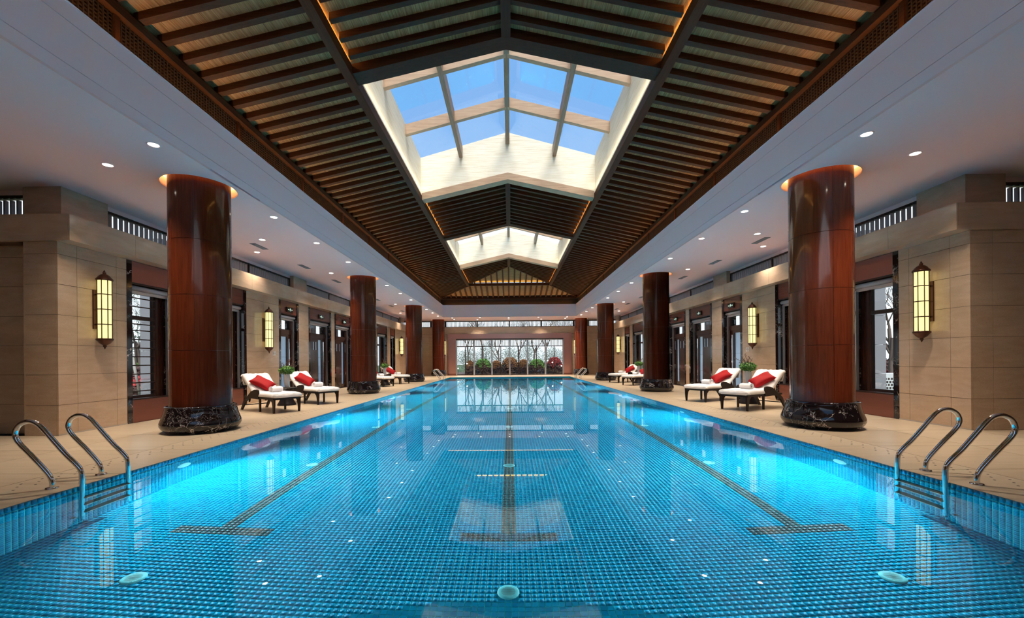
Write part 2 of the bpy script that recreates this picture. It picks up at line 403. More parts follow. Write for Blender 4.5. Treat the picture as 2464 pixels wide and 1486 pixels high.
ef = MB(); ef.box(-XP, XP, YP1, YP1 + .011, ZFL, -.001); ef.build('end_mosaic', 'tile_blue_end', pool)
rows = range(int(YP0 / TP) + 1, 245)
def lane(ix, iy):
    if iy in (80, 81, 82) and any(abs(ix - c) <= 9 for c in (-56, 0, 56)): return True
    return iy > 82 and any(abs(ix - c) <= 1 for c in (-56, 0, 56))
blue, dark, near = [], [], []
for iy in rows:
    for ix in range(-85, 86):
        (dark if lane(ix, iy) else blue).append((ix, iy))
CX = .028
def vis(ix, iy): 
    x, y = ix * TP, (iy + .5) * TP
    return y > 2.75 and abs(x) < 1.25 * y - 2.0
blue_s = sorted([c for c in blue if vis(*c)], key=lambda c: math.hypot(c[0] * TP, c[1] * TP))[:300]
bs = set(blue_s)
tile_field('tile_field', [c for c in blue if c not in bs], 'z', ZFL, 1, 'tile_blue', pool)
tile_field('lane_line', dark, 'z', ZFL, 1, 'tile_dark', pool)
for ix, iy in blue_s:
    piece('tile', ((ix - .5) * TP + .0032, (ix + .5) * TP - .0032, iy * TP + .0032, (iy + 1) * TP - .0032, ZFL - .002, ZFL + .0022), 'tile_blue', pool)
for sg in (-1, 1):
    tile_field('side_tile_field', [(iy, iz) for iy in rows for iz in range(-23, 0)], 'x', sg * XP, -sg, 'tile_blue', pool)
tile_field('end_tile_field', [(ix, iz) for ix in range(-85, 86) for iz in range(-23, 0)], 'y', YP0, 1, 'tile_blue', pool)
lf = MB()
for c in (-56, 0, 56): lf.box((c - 1.5) * TP, (c + 1.5) * TP, YG, 27.2, ZFL, ZFL + .004)
for c in (-56, 0, 56): lf.box((c - 9.5) * TP, (c + 9.5) * TP, 27.2, 27.35, ZFL, ZFL + .004)
lf.build('lane_line', 'tile_dark_floor', pool)
def grate(x, y):
    g = MB(); g.lathe([(0, .006), (.055, .008), (.078, .006), (.085, 0)], 28)
    o = g.build('floor_drain', 'drain_plastic', pool); o.location = (x, y, ZFL + .002)
    s = MB()
    for k in range(-4, 5):
        w = math.sqrt(max(.0, .055 ** 2 - (k * .012) ** 2)); s.box(-w, w, k * .012 - .002, k * .012 + .002, .0065, .0085)
    s.build('grate_slot', 'step_plastic', o)
for gy in (3.2, 6.13, 9.05, 12, 15, 18, 21, 24):
    for gx in (-2.893, 0, 2.905): grate(gx, gy)
for sg in (-1, 1):
    for ly in (5.35, 10.2, 15, 19.9, 24.8):
        g = MB(); g.lathe([(0, .03), (.07, .028), (.095, .015), (.105, 0)], 28)
        o = g.build('pool_lamp', 'pool_lamp', pool); o.location = (sg * (XP - .003), ly, -.36); o.rotation_euler = (0, -sg * math.pi / 2, 0)
        light('pool_lamp_light', 'SPOT', (sg * (XP - .05), ly, -.36), rot=(0, sg * math.radians(50), 0), energy=PW_POOL, color=(.75, .93, 1), spot_size=math.radians(150), spot_blend=.5, shadow_soft_size=.02)
wm = bpy.data.meshes.new('water'); g = .0
wm.from_pydata([(-XP + .0023, YP0 + .0023, ZW), (XP - .0023, YP0 + .0023, ZW), (XP - .0023, YP1, ZW), (-XP + .0023, YP1, ZW)], [], [(0, 1, 2, 3)]); wm.update()
water = obj('water', wm, 'water', kind='stuff', label='still clear blue water filling the long pool', cat='water')

# ------------------------------------------------------------ side walls
SILL = 3.66
def P(sg, d): return sg * (XW + d)
def wb(sg, s0, s1, d0, d1, z0, z1):
    a, b = sorted((P(sg, d0), P(sg, d1))); return (a, b, s0, s1, z0, z1)
zc = [0, .505, 1.01, 1.51, 2.01, 2.52, 3.02, 3.23]
def side_wall(sg):
    nm = 'wall_left' if sg < 0 else 'wall_right'
    w = MB(); segs = []; y = YW0
    for t, a, b in OPEN: segs.append((y, a)); y = b
    segs.append((y, YW1))
    for a, b in segs: w.box(*wb(sg, a + .005, b - .005, .02, .5, 0, 3.23))
    w.box(*wb(sg, YW0 + .02, YW1 - .02, -.25, .75, 3.235, SILL - .006))
    w.box(*wb(sg, YW0 + .02, YW0 + .24, .02, 2.1 if sg > 0 else .57, 0, 3.23)); w.box(*wb(sg, YW0 + .25, YW0 + .45, .02, 2.15, 0, 3.23)); w.box(*wb(sg, YW0 - .04, YW0 + .35, -.25, 2.1, 3.235, SILL - .006))
    w.box(*wb(sg, YW1 - .3, YW1 - .02, .02, 1.6, 0, 3.23)); w.box(*wb(sg, YW1 - .3, YW1 + .04, -.25, 1.6, 3.235, SILL - .006))
    w.box(*wb(sg, -4.2, YW0 + .4, 2.15, 2.4, 0, CH)); w.box(*wb(sg, YW1, 33.2, 1.6, 1.8, 0, CH))
    w.box(*wb(sg, YW1 - .3, YW1, .6, 1.6, SILL, CH))
    W_ = w.build(nm, 'stone_joint', kind='structure', label='polished beige stone wall beside the pool, %s of the picture' % ('left' if sg < 0 else 'right'))
    g = .003
    for a, b in segs:
        if a == YW0: js = [a, 7.17, 7.9, b]
        elif a == 27.27: js = [a, 27.75, 28.7, 29.7, b]
        else:
            n = max(1, round((b - a) / .8)); js = [a + (b - a) * i / n for i in range(n + 1)]
        for z0, z1 in zip(zc[:-1], zc[1:]):
            for s0, s1 in zip(js[:-1], js[1:]):
                e0 = .0 if s0 == YW0 else g; piece('stone_panel', wb(sg, s0 + e0, s1 - g, 0, .03, z0 + g, z1 - g), 'wall_stone', W_)
    # return faces towards the camera
    xs = [.03, .36, 1.0, 2.1] if sg > 0 else [.03, .58]
    for z0, z1 in zip(zc[:-1], zc[1:]):
        for a, b in zip(xs[:-1], xs[1:]): piece('stone_panel', wb(sg, YW0, YW0 + .025, a + g, b - g, z0 + g, z1 - g), 'wall_stone', W_)
    # band
    y = YW0 - .06; k = 0
    while y < YW1 + .05:
        y2 = min(y + 1.22, YW1 + .06)
        piece('band_panel', wb(sg, y + g, y2 - g, -.27, -.24, 3.23, SILL), 'wall_stone', W_)
        piece('band_panel', wb(sg, y + g, y2 - g, -.24, .0, 3.23, 3.24), 'wall_stone', W_)
        piece('band_panel', wb(sg, y + g, y2 - g, -.24, .5, SILL - .01, SILL), 'wall_stone', W_); y = y2
    for a, b in ((-.24, .9), (.9, 2.1)):
        piece('band_panel', wb(sg, YW0 - .06, YW0 - .03, a + g, b - g, 3.23, SILL), 'wall_stone', W_)
        piece('band_panel', wb(sg, YW0 - .03, YW0 + .02, a + g, b - g, 3.23, 3.24), 'wall_stone', W_)
    # upper pier blocks between the clerestory windows
    for y0, y1, d1 in ((7.2, 8.05, .975), (15.0, 15.97, .5), (20.7, 24.1, .5), (29.8, 30.7, .6)):
        piece('pier_block', wb(sg, y0, y1, .28 if y0 > 8 else .3, d1, SILL, CH), 'wall_stone', W_)
    piece('floor_trim', wb(sg, YW0 - .002, 8.11, -.004, .02, 0, .022), 'step_plastic', W_)
    return W_
WL, WR = side_wall(-1), side_wall(1)

def clerestory(sg, n, y0, y1, mull, single):
    f = empty('window_%d' % n, kind='structure', label='strip of upright slats under the ceiling in the %s wall' % ('left' if sg < 0 else 'right'))
    for z0, z1 in ((SILL, SILL + .035), (4.15, 4.2)): piece('frame_rail', wb(sg, y0, y1, .42, .5, z0, z1), 'dark_frame', f)
    for y in [y0 + .02] + mull + [y1 - .02]: piece('frame_post', wb(sg, y - .025, y + .025, .41, .5, SILL, 4.2), 'dark_frame', f)
    piece('pane', wb(sg, y0, y1, .53, .536, SILL, 4.2), 'pane_glass', f)
    piece('head_board', wb(sg, y0, y1, .41, .62, 4.2, CH), 'plaster', f)
    y = y0 + .08; s = MB()
    while y < y1 - .05:
        if single: piece('slat', wb(sg, y - .012, y + .012, .425, .49, SILL, 4.15), 'slat_paint', f)
        else: s.box(*wb(sg, y - .012, y + .012, .425, .49, SILL, 4.15))
        y += .12
    if not single: s.build('slat_screen', 'slat_paint', f, kind='stuff')
k = 1
for sg in (-1, 1):
    for y0, y1, mu in ((8.05, 15.0, [10.3, 12.64]), (15.97, 20.7, [18.3]), (24.1, 29.8, [26.0, 27.87])):
        clerestory(sg, k, y0, y1, mu, y0 < 9); k += 1
    # the short run beyond the near corner, facing the camera
    f = empty('window_%d' % k, kind='structure', label='slatted opening above the %s corner wall' % ('left' if sg < 0 else 'right')); k += 1
    piece('frame_rail', wb(sg, 7.36, 7.42, .975, 2.15, 4.15, 4.2), 'dark_frame', f); piece('frame_rail', wb(sg, 7.36, 7.42, .975, 2.15, SILL, SILL + .02), 'dark_frame', f)
    piece('pane', wb(sg, 7.40, 7.405, .975, 2.15, SILL, 4.2), 'pane_glass', f)
    x = 1.0
    while x < 2.12: piece('slat', wb(sg, 7.45, 7.51, x, x + .03, SILL, 4.15), 'slat_paint', f); x += .12
    piece('head_block', wb(sg, 7.36, 7.6, .975, 2.15, 4.2, CH), 'plaster', f)
# recessed bay to the left of the near left corner
for z0, z1 in zip(zc[:-1], zc[1:]):
    piece('stone_panel', wb(-1, 7.08, 7.105, .583, 1.35, z0 + .003, z1 - .003), 'wall_stone', WL); piece('stone_panel', wb(-1, 7.08, 7.105, 1.356, 2.15, z0 + .003, z1 - .003), 'wall_stone', WL)
    piece('stone_panel', wb(-1, YW0 + .026, 7.08, .565, .58, z0 + .003, z1 - .003), 'wall_stone', WL)

# ------------------------------------------------------------ openings
SIDE = {-1: 'left', 1: 'right'}
cnt = {'W': 30, 'D': 0}
def opening(sg, ty, a, b, idx):
    cnt[ty] += 1; nm = ('door_%d' if ty == 'D' else 'window_%d') % cnt[ty]
    kindw = ('doorway with brown slatted leaf' if ty == 'D' else 'tall window with a wooden panel below') 
    f = empty(nm, kind='structure', label='%s in the %s wall, %s' % (kindw, SIDE[sg], ['nearest the camera', 'behind the nearest column', 'with a pale glazed leaf beside the loungers', 'wide one in the middle of the hall', 'beside the second column', 'beyond the second column', 'narrow one beside the far wall lamp'][idx]))
    jw = .115
    for s0, s1 in ((a, a + jw), (b - jw, b)): piece('marble_jamb', wb(sg, s0, s1, -.004, .42, 0, 3.225), 'black_marble', f)
    piece('header_panel', wb(sg, a + jw, b - jw, .015, .3, 2.81, 3.225), 'red_panel' if idx not in (0, ) else 'copper_dark', f)
    piece('header_rail', wb(sg, a + jw, b - jw, .03, .36, 2.775, 2.81), 'dark_frame', f)
    if ty == 'W': 
        piece('sill_panel', wb(sg, a + jw, b - jw, .015, .3, .0, .45), 'red_panel' if idx else 'copper_dark', f); piece('sill_rail', wb(sg, a + jw, b - jw, .02, .36, .45, .475), 'dark_frame', f)
    zb = .475 if ty == 'W' else .0
    # roller blind box and its channels
    r = MB(); r.tube([(P(sg, .11), a + jw + .01, 2.715), (P(sg, .11), b - jw - .005, 2.715)], .05, 14); r.build('blind_roller', 'roller_fabric', f)
    piece('blind_cassette', wb(sg, a + jw, b - jw, .17, .2, 2.64, 2.775), 'roller_fabric', f); piece('blind_hem', wb(sg, a + jw + .05, b - jw - .05, .105, .13, 2.60, 2.66), 'silver', f)
    for s0 in (a + jw + .01, b - jw - .06): piece('blind_channel', wb(sg, s0, s0 + .05, .11, .155, zb, 2.64), 'silver', f)
    if ty == 'W':
        D0, D1 = .24, .30; g1 = b - jw - (.27 if b - a < 1.5 else .45)
        piece('frame_stile', wb(sg, a + jw, a + jw + .05, D0, D1, zb, 2.775), 'dark_frame', f)
        piece('frame_panel', wb(sg, g1, b - jw, D0, D1 + .02, zb, 2.775), 'door_wood', f)
        piece('frame_rail', wb(sg, a + jw, g1, D0, D1, zb, zb + .05), 'dark_frame', f); piece('frame_rail', wb(sg, a + jw, g1, D0, D1, 2.62, 2.775), 'dark_frame', f)
        piece('transom', wb(sg, a + jw, g1, D0, D1, 2.09, 2.17), 'dark_frame', f)
        piece('pane', wb(sg, a + jw, g1, .27, .276, zb, 2.7), 'pane_glass', f)
        if sg < 0 and idx == 0:
            for z in (2.537, 2.36, 2.0, 1.869, 1.682, 1.505, 1.325, 1.145, .965, .785, .611): piece('window_bar', wb(sg, a + jw, g1 + .02, .225, .245, z - .011, z + .011), 'dark_frame', f)
        if idx in (1, 5): piece('frame_post', wb(sg, (a + g1) / 2 - .03, (a + g1) / 2 + .03, D0, D1, zb, 2.7), 'dark_frame', f)
    else:
        piece('frame_stile', wb(sg, a + jw, a + jw + .07, .14, .22, 0, 2.775), 'door_wood', f); piece('frame_stile', wb(sg, b - jw - .17, b - jw - .06, .14, .22, 0, 2.775), 'door_wood', f)
        piece('transom_rail', wb(sg, a + jw, b - jw, .14, .22, 2.13, 2.29), 'door_wood', f); piece('transom_rail', wb(sg, a + jw, b - jw, .14, .22, 2.60, 2.775), 'door_wood', f)
        piece('pane', wb(sg, a + jw, b - jw, .18, .186, 2.29, 2.6), 'pane_glass', f)
        y = a + jw + .1
        while y < b - jw - .15: piece('transom_slat', wb(sg, y, y + .055, .5, .53, 2.2, 2.95), 'slat_paint', f); y += .1
        l0, l1 = a + jw + .07, b - jw - .17
        leaf = piece('door_leaf', wb(sg, l0, l1, .20, .225, .01, .16), 'door_wood', f)
        def lp(n, s0, s1, d0, d1, z0, z1, m):
            o = piece(n, wb(sg, s0, s1, d0, d1, z0, z1), m); mw = Matrix.LocRotScale(leaf.location, None, leaf.scale)
            o.parent = leaf; o.matrix_parent_inverse = mw.inverted(); return o
        lp('leaf_rail', l0, l1, .16, .22, 2.05, 2.13, 'door_wood')
        if idx == 2: strips = [(l0 + .18, l0 + .60, .12, 2.05)]; lites = []
        elif idx == 3: strips = [(16.72, 16.93, .25, 2.05)]; lites = [(16.18, 16.30), (16.48, 16.58)]
        else: strips = [(19.0, 19.2, .15, 2.05)]; lites = [(18.42, 18.52), (18.79, 18.90)]
        for s0, s1, z0, z1 in strips:
            lp('frosted_pane', s0, s1, .20, .206, z0, z1, 'frosted_glass'); lp('bottom_rail', s0, s1, .165, .225, .01, z0, 'door_wood')
            lp('glazing_bar', s0, s1, .192, .2, 1.35, 1.356, 'dark_frame'); lp('glazing_bar', s0, s1, .192, .2, .7, .706, 'dark_frame')
            lp('pull_bar', s1 + .015, s1 + .04, .09, .115, .25, 1.98, 'chrome')
        y = l0
        while y < l1 - .01:
            y2 = min(y + .105, l1)
            if any(y2 > s0 + .02 and y < s1 - .02 for s0, s1, _, _ in strips):
                y = [s1 for s0, s1, _, _ in strips][0] if y < strips[0][0] + .11 else y2
                if y < strips[0][1]: y = strips[0][1]
                continue
            nx = [s0 for s0, _, _, _ in strips if s0 > y]
            if nx: y2 = min(y2, min(nx))
            inl = [l for l in lites if l[0] < (y + y2) / 2 < l[1]]
            if inl: lp('plank', y + .003, y2 - .003, .165, .2, .03, 1.64, 'door_wood'); lp('plank', y + .003, y2 - .003, .165, .2, 1.96, 2.06, 'door_wood'); lp('small_pane', y, y2, .20, .206, 1.62, 1.98, 'frosted_glass')
            else: lp('plank', y + .003, y2 - .003, .165, .2, .03, 2.06, 'door_wood')
            y = y2
        bk = piece('leaf_back', wb(sg, l0, strips[0][0], .21, .225, .02, 1.60), 'door_wood', f)
        # backing so that the planked part is opaque
        if strips[0][1] < l1 - .05: piece('leaf_back', wb(sg, strips[0][1], l1, .205, .22, .02, 2.1), 'door_wood', f)
        piece('threshold', wb(sg, a, b, 0, .45, -.01, .006), 'dark_frame', f)
        # lit exit sign on the header
        m_ = (a + b) / 2; ys = {2: 14.15, 3: 16.52, 4: 18.83}[idx]
        e = empty('exit_sign', (P(sg, .0), ys, 2.953), 0, label='green running man exit sign on the header of the %s door, %s wall' % ({2: 'narrow', 3: 'wide middle', 4: 'door beside the second column'}[idx].replace('door beside', 'beside') if False else {2: 'glazed', 3: 'middle', 4: 'third'}[idx], SIDE[sg]), cat='exit sign', group='exit signs over the side doors')
        n = -sg
        def q(nm2, x0, x1, y0, y1, z0, z1, m): return piece(nm2, (*sorted((n * x0, n * x1)), y0, y1, z0, z1), m, e)
        q('sign_box', -.015, .035, -.19, .19, -.085, .085, 'bronze'); fc = q('sign_face', .035, .038, -.165, .165, -.068, .068, 'sign_face')
        pg = MB(); X0, X1 = n * .038, n * .041
        def bx(y0, y1, z0, z1): pg.box(X0, X1, y0, y1, z0, z1)
        pg.prism([(.012 * math.cos(t * .7), .045 + .012 * math.sin(t * .7)) for t in range(9)], X0, X1, 'x')
        pg.prism([(-.012, .03), (.012, .03), (.018, -.008), (-.006, -.01)], X0, X1, 'x')
        pg.prism([(.01, .028), (.04, .008), (.036, .0), (.008, .014)], X0, X1, 'x'); pg.prism([(-.01, .028), (-.036, .018), (-.04, .0), (-.032, .0), (-.028, .01), (-.01, .014)], X0, X1, 'x')
        pg.prism([(.004, -.008), (.018, -.008), (.034, -.03), (.028, -.052), (.018, -.05), (.022, -.032)], X0, X1, 'x'); pg.prism([(-.008, -.008), (.006, -.008), (-.016, -.03), (-.044, -.034), (-.044, -.026), (-.02, -.022)], X0, X1, 'x')
        for s_ in (-1, 1):
            pg.prism([(s_ * .07, -.006), (s_ * .07, .006), (s_ * .11, .006), (s_ * .11, .02), (s_ * .145, 0), (s_ * .11, -.02), (s_ * .11, -.006)], X0, X1, 'x')
        pg.build('running_man_symbol', 'sign_green', e)
for sg in (-1, 1):
    for i, (t, a, b) in enumerate(OPEN): opening(sg, t, a, b, i)
# switch plates
for sg in (-1, 1):
    e = empty('switch_plate', (P(sg, 0), 13.22, 1.46), label='small pale switch plate between wall lamp and glazed door, %s wall' % SIDE[sg], cat='switch')
    for dy in (-.045, .045):
        pl = piece('plate', (-.004, .004, dy - .04, dy + .04, -.065, .065), 'switch_plate', e)
        piece('rocker', (-.007, .007, dy - .018, dy + .018, -.03, .03), 'roller_fabric', e)

# ------------------------------------------------------------ far wall
YFW = 32.9
fwm = MB()
for a, b in ((-9.3, -4.88), (4.88, 9.3)): fwm.box(a, b, YFW + .02, YFW + .35, 0, 3.24)
fwm.box(-9.3, 9.3, YFW + .02, YFW + .35, 3.24, 3.79)
for a, b in ((-9.3, -8.6), (-6.2, -5.0), (5.0, 6.2), (8.6, 9.3)): fwm.box(a, b, YFW + .0, YFW + .35, 3.79, CH)
fwm.box(-9.3, 9.3, YFW + .02, YFW + .35, 4.235, CH)
wf = fwm.build('wall_far', 'stone_joint', kind='structure', label='polished beige stone end wall behind the pool')
g = .002
for z0, z1 in zip(zc[:-1], zc[1:]):
    for sg in (-1, 1):
        for a, b in ((4.88, 5.5), (5.5, 6.3), (6.3, 7.2), (7.2, 8.2), (8.2, 9.2)):
            piece('stone_panel', (*sorted((sg * (a + g), sg * (b - g))), YFW, YFW + .03, z0 + g, z1 - g), 'wall_stone', wf)
xx = [-9.2, -7.4, -6.0, -4.6, -3.3, -2, -.66, .66, 2, 3.3, 4.6, 6, 7.4, 9.2]
for a, b in zip(xx[:-1], xx[1:]): piece('stone_panel', (a + g, b - g, YFW - .04, YFW + .02, 3.24, 3.78), 'wall_stone', wf)
def far_slots(x0, x1, n, num, lab):
    f = empty('window_%d' % num, kind='structure', label=lab)
    for z0, z1 in ((3.78, 3.815), (4.2, 4.24)): piece('frame_rail', (x0, x1, YFW - .0, YFW + .06, z0, z1), 'dark_frame', f)
    for i in range(n + 1):
        x = x0 + (x1 - x0) * i / n; piece('frame_post', (x - .04, x + .04, YFW, YFW + .06, 3.78, 4.24), 'dark_frame', f)
    piece('pane', (x0, x1, YFW + .06, YFW + .065, 3.8, 4.22), 'pane_glass', f)
    s = MB(); x = x0 + .1
    while x < x1 - .06: s.box(x - .017, x + .017, YFW + .12, YFW + .17, 3.8, 4.22); x += .105
    s.build('slat_screen', 'slat_white', f, kind='stuff')
far_slots(-5, 5, 4, 50, 'long slatted strip window above the far glass wall')
far_slots(-8.6, -6.2, 1, 51, 'short slatted strip window at the far left'); far_slots(6.2, 8.6, 1, 52, 'short slatted strip window at the far right')
# copper frame and glass wall
fr = empty('window_53', kind='structure', label='far glass wall in a copper frame looking onto the garden')
piece('copper_header', (-4.23, 4.23, YFW - .12, YFW + .3, 2.86, 3.24), 'copper', fr)
for sg in (-1, 1):
    piece('copper_jamb', (*sorted((sg * 4.23, sg * 4.88)), YFW - .12, YFW + .3, .14, 3.24), 'copper', fr); piece('copper_plinth', (*sorted((sg * 4.23, sg * 4.88)), YFW - .13, YFW + .3, 0, .14), 'copper_dark', fr)
YG2 = YFW + .12
piece('head_rail', (-4.23, 4.23, YG2 - .05, YG2 + .05, 2.80, 2.87), 'dark_frame', fr); piece('bottom_rail', (-4.23, 4.23, YG2 - .05, YG2 + .05, 0, .07), 'dark_frame', fr)
piece('transom_rail', (-4.23, 4.23, YG2 - .03, YG2 + .03, 2.23, 2.29), 'dark_frame', fr)
for i in range(13):
    x = -4.2 + .7 * i
    if i % 2: piece('mullion', (x - .03, x + .03, YG2 - .035, YG2 + .035, .07, 2.26), 'dark_frame', fr)
    else:
        piece('blind_channel', (x - .055, x + .055, YG2 - .09, YG2 - .03, .03, 2.8), 'silver', fr)
        piece('mullion', (x - .03, x + .03, YG2 - .03, YG2 + .03, .07, 2.8), 'dark_frame', fr)
for i in range(6):
    x = -4.2 + 1.4 * i; piece('blind_cassette', (x + .03, x + 1.37, YG2 - .10, YG2 - .04, 2.74, 2.81), 'roller_fabric', fr)
    for j in (0, 1): piece('pane', (x + .7 * j, x + .7 * j + .7, YG2, YG2 + .005, .05, 2.26), 'pane_glass', fr)
    piece('pane', (x, x + 1.4, YG2, YG2 + .005, 2.26, 2.82), 'pane_glass', fr)
    for j in range(12):
        xs_ = x + .08 + j * .112; piece('slat', (xs_ - .018, xs_ + .018, YG2 + .08, YG2 + .12, 2.27, 2.84), 'slat_white', fr)
wbk = MB(); wbk.box(-9.9, 9.9, -4.2, -4, 0, CH); wbk.build('wall_near', 'wall_stone', kind='structure')

# ------------------------------------------------------------ flat ceiling with round light wells over the columns
RR = .5623
ce = MB()
def ring_cell(cx, cy, x0, x1, y0, y1, n=48):
    """rectangle with a round hole, thickness .03"""
    top = []; 
    for i in range(n):
        a = 2 * math.pi * i / n; c, s = math.cos(a), math.sin(a)
        t = min([(x1 - cx) / c if c > 1e-9 else 1e9, (x0 - cx) / c if c < -1e-9 else 1e9, (y1 - cy) / s if s > 1e-9 else 1e9, (y0 - cy) / s if s < -1e-9 else 1e9])
        top.append((cx + RR * c, cy + RR * s, cx + t * c, cy + t * s))
    vs = []; 
    for a, b, c, d in top: vs += [(a, b, CH), (c, d, CH), (a, b, CH + .03)]
    fs = []
    for i in range(n):
        j = (i + 1) % n; fs += [(3 * i, 3 * i + 1, 3 * j + 1, 3 * j), (3 * i, 3 * j, 3 * j + 2, 3 * i + 2)]
    # corners
    for X, Y in ((x0, y0), (x1, y0), (x1, y1), (x0, y1)):
        ang = math.atan2(Y - cy, X - cx) % (2 * math.pi); i = int(ang / (2 * math.pi) * n); j = (i + 1) % n
        vs.append((X, Y, CH)); fs.append((3 * i + 1, len(vs) - 1, 3 * j + 1))
    ce.add(vs, fs)
for sg in (-1, 1):
    y = -4.2
    for cy in COLS:
        x0, x1 = sorted((sg * XS, sg * (XC + .667)))
        ce.box(x0, x1, y, cy - .667, CH, CH + .03); ring_cell(sg * XC, cy, x0, x1, cy - .667, cy + .667); y = cy + .667
    ce.box(x0, x1, y, 33.3, CH, CH + .03)
    a, b = sorted((sg * (XC + .667), sg * 8.15)); ce.box(a, b, 7.55, 30.5, CH, CH + .03); a, b = sorted((sg * (XC + .667), sg * 9.9)); ce.box(a, b, -4.2, 7.55, CH, CH + .03); ce.box(a, b, 30.5, 33.3, CH, CH + .03)
ce.box(-XS, XS, YF, 33.3, CH, CH + .03)
ceiling = ce.build('ceiling', 'plaster', fix=False, kind='structure', label='flat pale lilac ceiling over the pool deck')
ctop = MB(); ctop.box(-8.15, -5.1, 7.5, 30.4, CH + .35, CH + .4); ctop.box(5.1, 8.15, 7.5, 30.4, CH + .35, CH + .4); ctop.box(-9.9, -5.1, -4.2, 7.5, CH + .35, CH + .4); ctop.box(5.1, 9.9, -4.2, 7.5, CH + .35, CH + .4); ctop.box(-9.9, 9.9, 30.4, 33.3, CH + .35, CH + .4)
ctop.build('ceiling_cover', 'plaster', ceiling)
# fascia with two grooves
fa = MB(); 
for z0, z1, off in ((CH + .031, 4.455, 0), (4.455, 4.463, .012), (4.463, 4.934, 0), (4.934, 4.942, .012), (4.942, 5.14, 0)):
    for sg in (-1, 1): fa.box(sg * (XS + off), sg * (XS + .12), -4.2, YF + .12, z0, z1)
    fa.box(-XS - off, XS + off, YF + off, YF + .12, z0, z1)
fascia = fa.build('trim_1', 'white_paint', kind='structure', label='white stepped fascia band around the roof opening')
lp_ = MB()
for sg in (-1, 1): lp_.box(sg * (XS - .008), sg * (XS + .14), -4.2, YF + .12, 5.14, 5.155)
lp_.box(-XS - .008, XS + .008, YF - .008, YF + .14, 5.14, 5.155); lp_.build('fascia_lip', 'white_paint', fascia)

# ------------------------------------------------------------ timber roof
roof = empty('roof', kind='structure', label='dark timber roof with rafters, reed ceiling and two glazed openings')
XO, ZO, XG, ZG = 4.89, 5.69, 2.84, 6.16; SL = (ZG - ZO) / (XO - XG)
XI, ZI, ZR = 2.69, 6.27, 6.87; SI = (ZR - ZI) / XI
YH = 30.2                      # foot of the end hip
def hipx(y): return y - (YH - XO)            # |x| of the hip line at y
WELLS = [(7.6, 13.05), (17.62, 22.97)]
BEAMS = [7.44, 13.21, 17.46, 23.13]
def ramp(x0, x1, y0, y1, z, t, mb):      # sloped slab: z(x) bottom, thickness t; corners may be given per y
    mb.hexa([(x0[0], y0, z(x0[0])), (x1[0], y0, z(x1[0])), (x1[1], y1, z(x1[1])), (x0[1], y1, z(x0[1])),
             (x0[0], y0, z(x0[0]) + t), (x1[0], y0, z(x1[0]) + t), (x1[1], y1, z(x1[1]) + t), (x0[1], y1, z(x0[1]) + t)])
zo = lambda x: ZO + SL * (XO - abs(x)); zi = lambda x: ZI + SI * (XI - abs(x))
